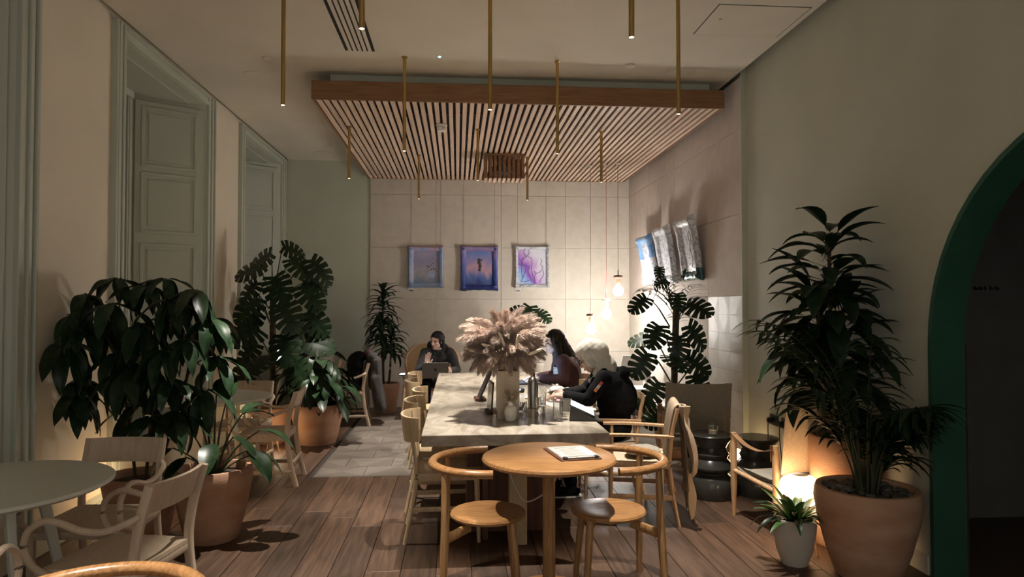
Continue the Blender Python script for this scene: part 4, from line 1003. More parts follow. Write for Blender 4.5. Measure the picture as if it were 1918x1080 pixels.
# --- front left pot with broad leaves
t = thing('broad_leaf_plant', 'terracotta-potted plant with few broad glossy leaves beside the near bent-arm chair', 'plant', (-1.62, 4.72, 0))
pot_parts(t, .165, .245, .47, 'terracotta', belly=1.15)
bl = [leaf_mesh(.24, d, .22, 10, 'leaf_mid', lambda t: math.sin(PI * min(1, t ** .72)) ** .7, .06, i) for i, d in enumerate((.5, .9))]
q = random.Random(5); stems = MB()
for (dx, dy, z, L, ax, el) in ((.32, -.05, .72, .30, 10, -12), (.22, -.1, .84, .24, 60, 30), (.10, -.05, .92, .26, 100, 55), (.26, -.12, .60, .28, -30, -20), (-.05, -.12, .80, .28, 200, 10), (-.15, -.05, .74, .26, 175, -5), (.05, -.18, .66, .26, -80, -25), (-.1, .1, .85, .26, 130, 20), (.15, .1, .80, .25, 40, 15), (-.22, -.1, .62, .24, 215, -30), (.18, -.15, .70, .22, -10, -30), (0, .05, .95, .22, 80, 50), (-.12, -.15, .57, .22, 240, -30), (.30, .02, .56, .22, 15, -35)):
    T = V(dx, dy, z); stems.sweep(spline([(dx * .12, dy * .12, .42), (dx * .5, dy * .5, .42 + (z - .42) * .6), T], 5), [.007] * 6 + [.005] * 5, n=6)
    a, e = R(ax), R(el); place('leaf', bl[q.randrange(2)], t, T, (math.cos(a) * math.cos(e), math.sin(a) * math.cos(e), math.sin(e)), (0, 0, 1), L)
stems.build('stem', 'stem', t)
# --- monsteras
mons = [monstera_mesh(mt, i) for i, mt in enumerate(('leaf_dark', 'leaf_mid', 'leaf_dark'))]
def monstera(label, loc, leaves, potdim, pole=None, seed=1, mesh=mons, name='monstera'):
    t = thing(name, label, 'plant', loc); q = random.Random(seed)
    pot_parts(t, *potdim)
    h0 = potdim[2] - .04; st = MB()
    if pole: MB().sweep(spline([(0, 0, h0), (pole[0] * .5, pole[1] * .5, h0 + (pole[2] - h0) * .5), pole], 6), [.034] * 13, n=10).build('moss_pole', 'bark', t)
    for (x, y, z, L, tow) in leaves:
        T = V(x, y, z)
        b = V(x * .12, y * .12, max(h0, min(z - .30, (pole[2] if pole else h0 + .6) - .1)))
        st.sweep(spline([b, (b + T) / 2 + V(x * .05, y * .05, .06), T], 5), [.008] * 5 + [.006] * 6, n=6)
        a = R(tow) + q.uniform(-.3, .3)
        d = V(math.cos(a) * .85, math.sin(a) * .35, -q.uniform(.05, .95))
        place('leaf', mesh[q.randrange(len(mesh))], t, T, d, (math.cos(a) * .35 + q.uniform(-.3, .3), -.75 + .3 * math.sin(a), q.uniform(.35, .8)), L)
    st.build('stem', 'stem', t)
    return t
monstera('tall dark monstera between the two windows, behind the far grey table', (-2.08, 7.92, 0),
    [(.10, .0, 2.20, 0.29, 60), (.0, -.08, 2.12, 0.34, 200), (.22, -.1, 2.06, 0.32, -30), (.42, -.02, 2.06, 0.37, 10), (-.16, -.1, 1.98, 0.35, 190), (-.30, -.12, 1.80, 0.34, 200), (.06, -.2, 1.86, 0.37, -80), (.34, -.12, 1.76, 0.37, -20), (-.12, -.26, 1.62, 0.37, 230),
     (.16, -.28, 1.56, 0.38, -60), (.40, -.15, 1.46, 0.35, -10), (-.34, -.2, 1.46, 0.35, 200), (-.14, -.32, 1.28, 0.37, 240), (.20, -.32, 1.22, 0.38, -70), (.40, -.18, 1.14, 0.34, -20), (-.34, -.2, 1.12, 0.34, 200), (.02, -.36, 1.0, 0.37, -90), (.30, -.3, .92, 0.34, -50), (-.24, -.32, .90, 0.34, 220), (.28, .2, 1.8, 0.32, 40), (-.2, .2, 1.6, 0.32, 120), (.1, .25, 1.3, 0.32, 60)],
    (.16, .22, .40, 'terracotta'), (.0, .0, 1.75), 4)
t = monstera('monstera on a mossy pole beside the clad side wall', (2.22, 6.92, 0),
    [(-.30, -.10, 1.62, 0.24, 225), (-.02, -.22, 1.66, 0.19, -90), (.06, -.24, 1.56, 0.31, -80), (-.20, -.20, 1.34, 0.28, 235), (.26, -.16, 1.34, 0.31, -25), (-.02, -.26, 1.24, 0.25, -110), (-.30, -.14, 1.06, 0.30, 215), (-.12, -.28, 1.04, 0.31, -80), (.30, -.14, 1.02, 0.30, -35), (.32, -.16, .84, 0.28, -60), (-.22, -.26, .78, 0.28, 230), (-.30, -.18, .58, 0.27, 220), (-.20, -.28, .46, 0.25, 250), (-.10, -.12, 1.80, 0.15, 230), (-.12, .05, 1.94, 0.13, 270), (-.2, .1, 1.2, 0.25, 150)],
    (.16, .21, .42, 'terracotta'), (.04, 0, 1.62), 9)
q = random.Random(12)
for k in range(12):
    a = 2 * PI * k / 12 + q.uniform(-.2, .2)
    if math.cos(a) > .8: continue
    frond(t, (.03, 0, q.uniform(1.2, 1.5)), a, q.uniform(.40, .60), R(q.uniform(50, 75)), R(q.uniform(-15, 25)), 9, .24, .013, 'leaf_dark', q, .30, .45, .004)
monstera('small bright monstera in a tan pot behind the pampas bouquet', (1.12, 9.72, .55),
    [(-.22, -.05, .92, .30, 200), (-.10, -.12, .98, .32, -110), (-.30, 0, .85, .28, 180), (-.02, -.15, .90, .28, -60), (-.18, .1, .88, .28, 120)], (.085, .115, .17, 'chalk_pot'), None, 3, [monstera_mesh('leaf_light', 7), monstera_mesh('leaf_mid', 8)])
st_ = thing('plant_stand', 'slim timber plant stand against the back wall', 'stand', (1.12, 9.72, 0))
MB().lathe([(.001, .525), (.17, .525), (.175, .535), (.17, .549), (.001, .549)], 28).build('top', 'tan_oak', st_)
for k in range(3): a = 2 * PI * k / 3; MB().rod((.10 * math.cos(a), .10 * math.sin(a), .53), (.16 * math.cos(a), .16 * math.sin(a), 0), .014, .011).build('leg', 'tan_oak', st_)
# --- peace lily
t = thing('peace_lily', 'full peace lily in a wide terracotta pot beside the tiled floor', 'plant', (-1.57, 7.86, 0))
pot_parts(t, .21, .285, .44, 'terracotta', belly=1.1)
pl = [leaf_mesh(.20, d, .22, 9, mt, lambda t: math.sin(PI * min(1, t ** .7)) ** .8, .06, i) for i, (d, mt) in enumerate(((.7, 'leaf_mid'), (1.2, 'leaf_dark'), (1.0, 'leaf_mid')))]
q = random.Random(33); stems = MB()
for k in range(95):
    a = q.uniform(0, 2 * PI); rr = q.uniform(.05, .30); z = .44 + q.uniform(.06, .56) * (1.25 - rr * 1.6)
    T = V(rr * math.cos(a), rr * math.sin(a), z); stems.sweep(spline([(rr * .2 * math.cos(a), rr * .2 * math.sin(a), .39), (rr * .6 * math.cos(a), rr * .6 * math.sin(a), z - .06), T], 3), .0045, n=5)
    e = q.uniform(-.7, .5) - rr; place('leaf', pl[q.randrange(3)], t, T, (math.cos(a) * math.cos(e), math.sin(a) * math.cos(e), math.sin(e)), (0, 0, 1), q.uniform(.26, .36))
sp = leaf_mesh(.30, .4, .5, 8, 'spathe')
for (x, y, z) in ((.05, -.15, .90), (-.16, -.12, .84)):
    stems.sweep([(x * .3, y * .3, .4), (x, y, z)], .004, n=5); place('flower', sp, t, (x, y, z), (.2, -.2, .9), (0, 1, 0), .10)
stems.build('stem', 'stem', t)
# --- dracaenas
def dracaena(label, loc, potdim, heads, L, mesh, seed, n, canes, name='dracaena', wall=None):
    t = thing(name, label, 'plant', loc); q = random.Random(seed); pot_parts(t, *potdim)
    tr_ = MB()
    for (x, y, z) in canes: tr_.sweep(spline([(x * .6, y * .6, potdim[2] - .05), (x * .9, y * .9, z * .6), (x, y, z)], 5), [.017] * 6 + [.012] * 5, n=8)
    tr_.build('cane', 'bark', t)
    for (x, y, z0, z1, m_) in heads:
        for k in range(m_):
            f = k / m_; z = z0 + (z1 - z0) * f; a = k * 2.4 + q.uniform(-.3, .3); e = R(8 + 62 * f ** 2.0 + q.uniform(-12, 12))
            l = L * q.uniform(.8, 1.12) * (1.0 - .15 * f)
            d = V(math.cos(a) * math.cos(e), math.sin(a) * math.cos(e), math.sin(e))
            if wall and loc[0] + x + d.x * l > wall: d.x *= .35
            if loc[1] + y + d.y * l > YB - .06: d.y *= .2
            place('leaf', mesh[q.randrange(len(mesh))], t, (x, y, z), d, (0, 0, 1), l)
    return t
dr = [leaf_mesh(.105, d, .35, 9, 'leaf_dark', lambda t: math.sin(PI * min(1, (t * .9 + .06) ** .7)) ** .9, 0, i) for i, d in enumerate((.9, 1.3, 1.8))]
dracaena('slender tiered dracaena in a terracotta pot against the back wall', (-1.04, 10.02, 0), (.15, .205, .42, 'terracotta'),
    [(-.04, 0, 1.20, 1.76, 66), (.08, 0, .82, 1.16, 42), (-.06, 0, .96, 1.24, 30)], .34, dr, 2, 0, [(-.04, 0, 1.68), (.08, 0, 1.1)])
dw = [leaf_mesh(.135, d, .30, 12, 'leaf_dark', lambda t: max(.06, math.sin(PI * min(1, max(0, (t - .26) / .74) ** .85)) ** .85), .05, i) for i, d in enumerate((.9, 1.3, 1.7))]
dracaena('tall broad-leaved dracaena in a pale terracotta pot behind the palm', (2.49, 4.30, 0), (.165, .19, .70, 'terracotta'),
    [(-.07, -.02, 1.28, 1.98, 60), (-.15, -.02, .98, 1.62, 44), (.01, -.04, .90, 1.55, 44)], .47, dw, 6, 0, [(-.07, -.02, 1.96), (-.15, -.02, 1.5), (.01, -.04, 1.45)], wall=XR - .03)
# --- kentia palm
t = thing('kentia_palm', 'feathery dark palm in the largest terracotta pot beside the arch', 'plant', (2.36, 3.80, 0))
pot_parts(t, .18, .278, .50, 'terracotta', rim=.032, belly=1.22)
q = random.Random(8)
stone = [MB().ell((0, 0, 0), (.035, .026, .014), None, 8, 5).mesh('pebble', 'stone_dark', 60), MB().ell((0, 0, 0), (.026, .024, .016), None, 7, 5).mesh('pebble', 'stone_dark', 40)]
for k in range(85):
    a = q.uniform(0, 2 * PI); rr = .232 * math.sqrt(q.random()); o = link('pebble', stone[k % 2], t); o.location = (rr * math.cos(a), rr * math.sin(a), .467 + q.uniform(0, .014)); o.rotation_euler = (q.uniform(-.3, .3), q.uniform(-.3, .3), q.uniform(0, 6))
for k in range(24):
    a = 2.4 * k + q.uniform(-.3, .3); f = k / 24; L = (1.22 - .62 * f) * q.uniform(.9, 1.08) * ((.45 if math.sin(a) > -.3 else .6) if math.cos(a) > .2 else 1)
    frond(t, (.05 * math.cos(a), .05 * math.sin(a), .46), a, L, R(89 - 10 * f), R(q.uniform(8, 45) - 20 * f), 11 - int(4 * f), .30 - .06 * f, .030, 'leaf_dark', q, .46 - .08 * f, .55)
tb = MB()
for k in range(18):
    a = 2.4 * k; r0 = .03 + .03 * q.random(); tb.sweep([(r0 * math.cos(a), r0 * math.sin(a), .45), (r0 * 1.7 * math.cos(a), r0 * 1.7 * math.sin(a), .45 + q.uniform(.18, .38))], [.008, .005], n=6)
o = tb.build('stem_clump', 'stem', t)
# --- small white pot
t = thing('potted_bromeliad', 'small strap-leaved plant in a white chalky pot on the floor', 'plant', (2.02, 3.99, 0))
pot_parts(t, .078, .122, .275, 'chalk_pot', rim=.012, belly=1.3)
st2 = [leaf_mesh(.11, d, .3, 8, mt, lambda t: math.sin(PI * min(1, (t * .85 + .12) ** .8)) ** .8, .03, i) for i, (d, mt) in enumerate(((1.0, 'leaf_light'), (1.6, 'leaf_mid'), (.6, 'leaf_light')))]
q = random.Random(14)
for k in range(36):
    a = 2.4 * k; e = R(q.uniform(15, 80)); place('leaf', st2[k % 3], t, (.03 * math.cos(a), .03 * math.sin(a), .245), (math.cos(a) * math.cos(e), math.sin(a) * math.cos(e), math.sin(e)), (0, 0, 1), q.uniform(.18, .29))
# --- edge leaf on the near window side
t = thing('rubber_plant', 'dark-leaved plant at the left photo edge, only a leaf tip shows', 'plant', (-2.40, 3.45, .743))
pot_parts(t, .05, .065, .10, 'chalk_pot', rim=.008)
for k in range(5):
    a = R(20 + 72 * k); place('leaf', lanceM[1], t, (0, 0, .06), (math.cos(a) * .8, math.sin(a) * .8, .5), (0, 0, 1), .17)
for o in list(bpy.data.objects):
    if o.parent is None and o.get('category') == 'plant': fit(o, x1=(XC - .02 if o.location.y > 6 else XR - .02))
# ------------------------------------------------------------------ things on the marble table
TZ = .7505
def plume_mesh(seed, mt='pampas'):
    q = random.Random(seed); m = MB(); N = 900
    def A(t): return V(t - .12 * t * t, 0, -.34 * t * t)
    m.sweep([A(i / 8) for i in range(9)], [.006 * (1 - i / 9) for i in range(9)], n=4)
    for k in range(N):
        t = .04 + .96 * q.random() ** .9; p = A(t); a = q.uniform(0, 2 * PI)
        l = .34 * (math.sin(PI * min(1, .2 + .72 * t)) ** .7) * q.uniform(.5, 1.1)
        d = V(.75 + .35 * q.random(), .62 * math.cos(a), .62 * math.sin(a)).normalized()
        sd = d.cross(V(q.uniform(-1, 1), q.uniform(-1, 1), q.uniform(-1, 1))).normalized() * q.uniform(.003, .007)
        p1 = p + d * l * .55; p2 = p + d * l + V(0, 0, -.45 * l) + V(q.uniform(-.02, .02), q.uniform(-.02, .02), q.uniform(-.02, .02))
        m.add([p - sd * .5, p + sd * .5, p1 - sd, p1 + sd, p2], [(0, 1, 3, 2), (2, 3, 4)])
    return m.mesh('plume', mt, 0)
bq = thing('pampas_bouquet', 'large pinkish pampas bouquet in a tall stone box vase', 'bouquet', (.355, 4.84, TZ))
bv = MB()
for (lo, hi) in (((-.078, -.07, 0), (.078, -.062, .335)), ((-.078, .062, 0), (.078, .07, .335)), ((-.078, -.062, 0), (-.070, .062, .335)), ((.070, -.062, 0), (.078, .062, .335)), ((-.07, -.062, 0), (.07, .062, .012))): bv.b2(lo, hi, .001)
bv.build('box_vase', 'wood_box', bq, 0)
plumes = [plume_mesh(i) for i in range(4)]
q = random.Random(17); stalk = MB()
for k in range(120):
    f = (k + .5) / 120; a = k * 2.39996; e = R(90 - 108 * f ** .62 + q.uniform(-8, 8))
    d = V(math.cos(a) * math.cos(e), math.sin(a) * math.cos(e) * .9, math.sin(e))
    s = q.uniform(.175, .24) * (1.1 if e > .5 else .95) * (.72 if e < .05 else 1)
    st0 = V(.03 * math.cos(a), .03 * math.sin(a), .36); b = st0 + V(d.x * .075 - .035, d.y * .085, .075 + d.z * .11)
    stalk.sweep([(.02 * math.cos(a), .02 * math.sin(a), .05), st0, b], .002, n=4)
    place('plume', plumes[k % 4], bq, b, d, (0, 0, 1), s)
stalk.build('stalks', 'dried_cream', bq)
bt_ = MB().lathe([(.001, 0), (.018, .02), (.024, .08), (.02, .15), (.008, .18), (.001, .182)], 10).mesh('bunny_tail', 'dried_cream', 60)
for (x, y, z, dx, dz) in ((-.10, -.20, .50, -.8, .3), (-.04, -.25, .52, -.35, .8), (.04, -.25, .50, .1, .9), (.12, -.24, .46, .75, .35), (-.2, -.12, .47, -.8, .25)):
    o = link('bunny_tail', bt_, bq); o.location = (x, y, z); o.rotation_euler = V(dx, -.35, dz).to_track_quat('Z', 'Y').to_euler(); o.scale = (.5, .5, .6)
sv = thing('bud_vase', 'small white bud vase with dried cream sprigs before the box vase', 'vase', (.365, 4.70, TZ))
MB().lathe([(.001, 0), (.03, 0), (.038, .008), (.044, .05), (.044, .075), (.036, .098), (.02, .108), (.019, .132), (.023, .138), (.017, .138), (.015, .11), (.001, .10)], 28).build('vase', 'white_glaze', sv)
sprig = plume_mesh(31, 'dried_cream')
for k in range(7):
    a = k * 2.4; place('sprig', sprig, sv, (0, 0, .11), (math.cos(a) * .5, math.sin(a) * .5, .9), (0, 1, .1), .11)
def easel(label, loc, rz, tilt, h, w):
    t = thing('menu_board', label, 'menu board', loc, rz, 'black menu boards on the marble table')
    b = MB().box((0, 0, h / 2), (w, .01, h), None, .003).build('board', 'laptop_dark', t, 0)
    MB().box((0, -.0058, h / 2), (w * .9, .001, h * .86), None, 0).build('sheet', 'cloth_grey' if tilt > 15 else 'ceramic_dark', b, 0)
    MB().box((0, -.012, h * .96), (w * .4, .012, .022), None, .003).build('clip', 'steel', b, 0)
    b.rotation_euler = (R(-tilt), 0, 0)
    MB().box((0, .02, .012), (w * .8, .09, .024), None, .004).build('foot', 'plinth_wood', t, 0)
    return t
easel('black menu board leaning beside the box vase', (.235, 5.06, TZ), R(-84), 4, .235, .21)
easel('black menu board tilted on its stand farther along the marble table', (.17, 5.74, TZ), R(-86), 24, .30, .21)
wbt = thing('water_bottle', 'brushed steel water bottle with black cap on the marble table', 'bottle', (.585, 5.30, TZ))
MB().lathe([(.001, 0), (.038, 0), (.041, .004), (.041, .195), (.037, .215), (.022, .235), (.018, .238), (.018, .246), (.001, .247)], 32).build('bottle', 'steel', wbt)
MB().lathe([(.018, .245), (.018, .268), (.012, .272), (.001, .272)], 20).build('cap', 'black', wbt)
MB().sweep([(-.012, 0, .268), (-.012, 0, .285), (.012, 0, .285), (.012, 0, .268)], .004, n=6).build('loop', 'black', wbt)
MB().sweep([(.02, -.036, .02), (.021, -.0385, .02)], .006, n=10).build('logo_dot', 'black', wbt)
def tumbler(name, label, loc, r, h, water, cut=False):
    t = thing(name, label, 'glass', loc, 0, 'drinking glasses on the marble table')
    g = MB().lathe([(.001, 0), (r * .88, 0), (r * .9, .003), (r, h), (r - .003, h), (r * .9 - .004, .010), (.001, .010)], 28).build('glass', 'glass', t)
    if water: MB().lathe([(.001, .0105), (r * .9 - .0045, .0105), (r * .9 + (r - r * .9) * water - .0045, h * water), (.001, h * water)], 24).build('water', 'water', t)
    if cut:
        c = MB()
        for k in range(10):
            a = 2 * PI * k / 10
            for (z0, z1, tw) in ((.02, .085, .5), (.02, .085, -.5)): c.sweep([((r + .0004) * .965 * math.cos(a + tw * j / 5), (r + .0004) * .965 * math.sin(a + tw * j / 5), z0 + (z1 - z0) * j / 5) for j in range(6)], .0014, n=4)
        c.build('cut_pattern', 'glass', t)
    return t
tumbler('cut_glass', 'tall cut-glass tumbler with a diamond pattern nearest the table edge', (.695, 4.72, TZ), .034, .125, 0, True)
tumbler('water_glass', 'plain glass tumbler half filled with water', (.615, 5.02, TZ), .037, .115, .45)
tumbler('water_glass', 'plain glass tumbler farther back beside the steel bottle', (.70, 5.62, TZ), .035, .12, .3)
tumbler('water_glass', 'plain glass tumbler close to the open laptop', (.48, 6.35, TZ), .035, .12, .5)
cj = thing('condiment_jar', 'low glass jar with sugar packets behind the bud vase', 'jar', (.475, 5.12, TZ))
MB().lathe([(.001, 0), (.045, 0), (.046, .003), (.046, .075), (.043, .075), (.043, .008), (.001, .006)], 24).build('jar', 'glass', cj)
for k in range(5): MB().box((-.02 + .01 * k, .0, .04), (.004, .05, .055), Matrix.Rotation(.2 * (k - 2), 3, 'Y'), 0).build('packet', ('leather', 'paper', 'pink_cloth', 'paper', 'tan_oak')[k], cj, 0)
tp = thing('teapot', 'black teapot with a white lid and handle before the headscarfed woman', 'teapot', (.87, 5.95, TZ), R(180))
MB().lathe([(.001, 0), (.06, 0), (.066, .01), (.075, .035), (.068, .058)], 28).build('body', 'ceramic_dark', tp)
MB().lathe([(.070, .056), (.066, .068), (.045, .082), (.012, .088), (.001, .088)], 28).build('lid', 'white_glaze', tp)
MB().ell((0, 0, .095), (.012, .012, .011)).build('knob', 'white_glaze', tp)
MB().sweep(spline([(.06, 0, .03), (.09, 0, .05), (.11, 0, .078)], 5), [.015] * 4 + [.009] * 7, n=10).build('spout', 'white_glaze', tp)
MB().sweep(spline([(-.062, 0, .062), (-.10, 0, .07), (-.112, 0, .045), (-.09, 0, .02), (-.068, 0, .02)], 5), .007, n=8).build('handle', 'white_glaze', tp)
cu = thing('cup', 'grey handleless cup standing among papers', 'cup', (.815, 5.12, TZ))
MB().lathe([(.001, 0), (.030, 0), (.034, .006), (.046, .088), (.042, .088), (.031, .012), (.001, .010)], 28).build('bowl', 'grey_glaze', cu)
MB().lathe([(.001, .06), (.038, .061)], 20).build('coffee', 'plinth_wood', cu)
tab = thing('tablet', 'white-screened tablet propped on a black folding case', 'tablet', (.895, 4.76, TZ), R(80))
M = Matrix.Rotation(R(-22), 3, 'X')
M2 = Matrix.Rotation(R(24), 3, 'X')
MB().box((0, .02, .072), (.255, .19, .008), M2, .003).build('body', 'laptop_dark', tab)
MB().box((0, .0185, .0765), (.235, .172, .001), M2, 0).build('screen', 'screen_white', tab, 0)
MB().prism([(-.095, .0), (.11, .0), (.10, .11)], -.12, .12, lambda y, z, x: (x, y, z + .001)).build('folding_case', 'laptop_dark', tab, 0)
for (x, y, z, rz_, lb, w, h_) in ((.82, 5.42, 0, 12, 'loose white sheet below the writing hand', .21, .297), (.92, 5.20, .0012, -18, 'loose sheet half under the earphone pouch', .21, .25), (.77, 5.60, .0012, 30, 'small note sheet beside the teapot', .15, .2)):
    p = thing('paper_sheet', lb, 'paper', (x, y, TZ + z), R(rz_), 'papers on the marble table')
    MB().grid(lambda u, v: (-w / 2 + w * u, -h_ / 2 + h_ * v, .001 + .004 * u * u * v), 4, 4, .0006).build('sheet', 'paper', p, 60)
pc_ = thing('earphone_pouch', 'rounded white earphone pouch near the table edge', 'pouch', (.955, 4.98, TZ), R(25))
finish(remesh(MB().ell((0, 0, .024), (.075, .045, .022)), .006, 2), 'pouch', 'white_glaze', pc_)
MB().sweep([(.07 * math.cos(a), .042 * math.sin(a), .026) for a in [2 * PI * k / 24 for k in range(24)]], .002, n=4, closed=True).build('zip', 'grey_glaze', pc_)
def laptop(label, loc, rz, open_deg, bodym, scr, w=.32, d=.22):
    """screen faces +y when opened"""
    t = thing('laptop', label, 'laptop', loc, rz, 'laptops')
    b = MB().box((0, 0, .008), (w, d, .015), None, .004).build('base', bodym, t)
    MB().box((0, .02, .016), (w * .86, d * .5, .001), None, 0).build('keyboard', 'black', t, 0)
    lid = MB().box((0, .0, d / 2), (w, .008, d), None, .003).build('lid', bodym, t)
    MB().box((0, .0045, d / 2), (w * .93, .001, d * .9), None, 0).build('screen', scr, lid, 0)
    MB().ell((0, -.0045, d * .52), (.016, .001, .018), None, 12, 6).build('lid_mark', 'black', lid)
    lid.location = (0, -d / 2, .016); lid.rotation_euler = (R(open_deg), 0, 0)
    return t
laptop('open dark laptop of the long-haired woman', (.70, 6.95, TZ), R(-90), 12, 'laptop_dark', 'screen_blue')
cu2 = thing('charger', 'black charger box with a blue light on the marble table', 'charger', (.56, 6.20, TZ), R(10))
MB().box((0, 0, .022), (.09, .05, .042), None, .008).build('box', 'black', cu2)
MB().ell((0, -.026, .03), (.006, .003, .006)).build('diode', 'led_blue', cu2)
nt_ = thing('notebook', 'closed pale notebook lying beside the steel bottle', 'notebook', (.66, 5.86, TZ), R(-8))
MB().box((0, 0, .006), (.15, .21, .010), None, .002).build('pages', 'paper', nt_, 0)
MB().box((0, 0, .0118), (.154, .214, .0015), None, 0).build('cover', 'table_grey', nt_, 0)
# ------------------------------------------------------------------ people (local: facing +x, left = +y)
def joined(me, mb, name, mats, split=None):
    """append loose solids (fingers) to a melted body so that the figure stays one mesh"""
    vs = [v.co.copy() for v in me.vertices]; fs = [tuple(p.vertices) for p in me.polygons]; n = len(vs)
    out = bpy.data.meshes.new(name); out.from_pydata(vs + [Vector(v) for v in mb.v], [], fs + [tuple(i + n for i in f) for f in mb.f])
    for m in mats: out.materials.append(MATS[m])
    out.polygons.foreach_set('use_smooth', [True] * len(out.polygons))
    bm = bmesh.new(); bm.from_mesh(out); bmesh.ops.recalc_face_normals(bm, faces=bm.faces); bm.to_mesh(out); bm.free()
    bpy.data.meshes.remove(me)
    return out
def hand(mb, w, d, nrm, curl, side, spread=.06, thumb_up=.5):
    """palm, four unequal bent fingers and a thumb leaving the side of the palm. nrm: out of the back of the hand"""
    w, d = Vector(w), Vector(d).normalized(); nrm = Vector(nrm); nrm = (nrm - d * nrm.dot(d)).normalized(); s = nrm.cross(d) * side
    mb.cap(w - d * .02, w + d * .03, .024, .026)
    for k in range(4):
        off = (k - 1.5) * .0185; b = w + d * (.085 - .004 * abs(k - 1.2)) + s * off
        mb.cap(w + d * .02 + s * off * .7, b, .014, .0115)
        p = b; a = 0; dd = d + s * (k - 1.5) * spread
        for j, L in enumerate([(.040, .026, .020), (.045, .030, .022), (.042, .028, .021), (.033, .021, .018)][k]):
            a += curl * (1.0, 1.1, .8)[j]; dr_ = (dd * math.cos(a) - nrm * math.sin(a)).normalized(); p2 = p + dr_ * L
            mb.cap(p, p2, .0088 - .0007 * j, .0082 - .0008 * j, 9); p = p2
    tb_ = w + d * .028 - s * .026; t1 = tb_ + (d * .65 - s * .65 - nrm * thumb_up * .5).normalized() * .038; t2 = t1 + (d * .9 - s * .25 - nrm * thumb_up).normalized() * .03
    mb.cap(w + d * .012 - s * .01, tb_, .016, .0135); mb.cap(tb_, t1, .0125, .0105); mb.cap(t1, t2, .0105, .0085)
def seated(label, loc, rz, P, name='person'):
    t = thing(name, label, 'person', loc, rz)
    sk = P['skin']; H = Vector(P['head']); Mh = Matrix.Rotation(R(P['yaw']), 3, 'Z') @ Matrix.Rotation(R(P['pitch']), 3, 'Y') @ Matrix.Rotation(R(P.get('roll', 0)), 3, 'X')
    hp = lambda x, y, z: H + Mh @ V(x, y, z)
    pel, wai, che, nek = [Vector(P[k]) for k in ('pelvis', 'waist', 'chest', 'neck')]
    sw = P.get('shoulder', .165)
    sh = {s: nek + V(-.01, s * sw, -.055) for s in (-1, 1)}
    el = {1: Vector(P['elbow_l']), -1: Vector(P['elbow_r'])}; wr_ = {1: Vector(P['wrist_l']), -1: Vector(P['wrist_r'])}
    kn = {1: Vector(P['knee_l']), -1: Vector(P['knee_r'])}; an = {1: Vector(P['ankle_l']), -1: Vector(P['ankle_r'])}
    def torso(m, g):
        m.ell(pel, (.125 + g, .165 + g, .10 + g)); m.cap(pel + V(0, 0, .04), wai, .12 + g, .11 + g)
        for s in (-1, 1): m.cap(wai + V(0, s * .045, 0), che + V(0, s * .06, 0), .095 + g, .105 + g); m.cap(che + V(-.01, s * .07, .03), sh[s] + V(0, -s * .03, .0), .09 + g, .058 + g)
        m.cap(che, nek + V(0, 0, -.03), .09 + g, .055 + g)
    def arm(m, s, g, end=1.0):
        m.cap(sh[s], el[s], .052 + g, .040 + g); m.cap(el[s], el[s].lerp(wr_[s], end), .040 + g, .028 + g * .9)
    def leg(m, s, g, end=1.0):
        m.cap(pel + V(.02, s * .085, -.01), kn[s], .085 + g, .058 + g); k = kn[s].lerp(an[s], .35 * end)
        m.cap(kn[s], k, .056 + g, .054 + g); m.cap(k, kn[s].lerp(an[s], end), .054 + g, .040 + g)
    def headp(m):
        m.ell(hp(-.012, 0, .028), (.096, .076, .090), Mh, 20, 14); m.ell(hp(.030, 0, -.030), (.064, .060, .078), Mh, 18, 12)
        m.ell(hp(.062, 0, -.088), (.028, .032, .024), Mh); m.ell(hp(.066, 0, .026), (.024, .052, .016), Mh)
        m.cap(hp(.088, 0, .008), hp(.108, 0, -.026), .0075, .0115); m.ell(hp(.098, 0, -.031), (.012, .018, .009), Mh)
        m.ell(hp(.086, 0, -.060), (.014, .024, .013), Mh)
        for s in (-1, 1): m.ell(hp(.055, s * .038, -.022), (.024, .022, .020), Mh); m.ell(hp(-.005, s * .076, -.012), (.017, .008, .029), Mh); m.cap(hp(.03, s * .045, -.06), hp(.055, s * .018, -.09), .022, .020)
        m.cap(nek + V(0, 0, -.03), hp(-.025, 0, -.05), .052, .050)
    b = MB(); torso(b, 0); headp(b)
    for s in (-1, 1): arm(b, s, 0); leg(b, s, 0); b.cap(an[s] + V(-.03, 0, -.03), an[s] + V(.12, 0, -.055), .036, .028)
    body = remesh(b, .0065, 3); hm = MB()
    for s, key in ((1, 'l'), (-1, 'r')): hand(hm, wr_[s] + (wr_[s] - el[s]).normalized() * .005, P['hand_' + key][0], P['hand_' + key][1], P['hand_' + key][2], s)
    link('body', joined(body, hm, 'body', [sk]), t)
    # face details
    for s in (-1, 1):
        e = MB().ell(hp(.078, s * .031, .003), (.0125, .0155, .0085), Mh, 10, 8).build('eye', 'eye_white', t); MB().ell(hp(.0885, s * .031, .001), (.004, .0065, .0065), Mh, 8, 6).build('iris', 'black', e)
        MB().sweep([hp(.084 - .014 * abs(k) * .5, s * (.031 + k * .017), .0105 - .003 * abs(k)) for k in (-1, -.5, 0, .5, 1)], .0032, n=6).build('eyelid', P.get('brow', 'hair_black'), e)
        MB().sweep([hp(.088 - .010 * k * k, s * (.030 + k * .019), .028 - .003 * k * k + .002 * k) for k in (-1, -.4, .3, 1)], .0038, n=6).build('eyebrow', P.get('brow', 'hair_black'), t)
    MB().ell(hp(.0965, 0, -.0555), (.007, .019, .0045), Mh, 10, 6).ell(hp(.096, 0, -.0645), (.007, .016, .0055), Mh, 10, 6).build('lips', 'lip', t)
    # clothes
    c = MB(); torso(c, .018)
    for s in (-1, 1): arm(c, s, .016, .97)
    for pr_ in P.get('top_extra', ()): c.ell(*pr_)
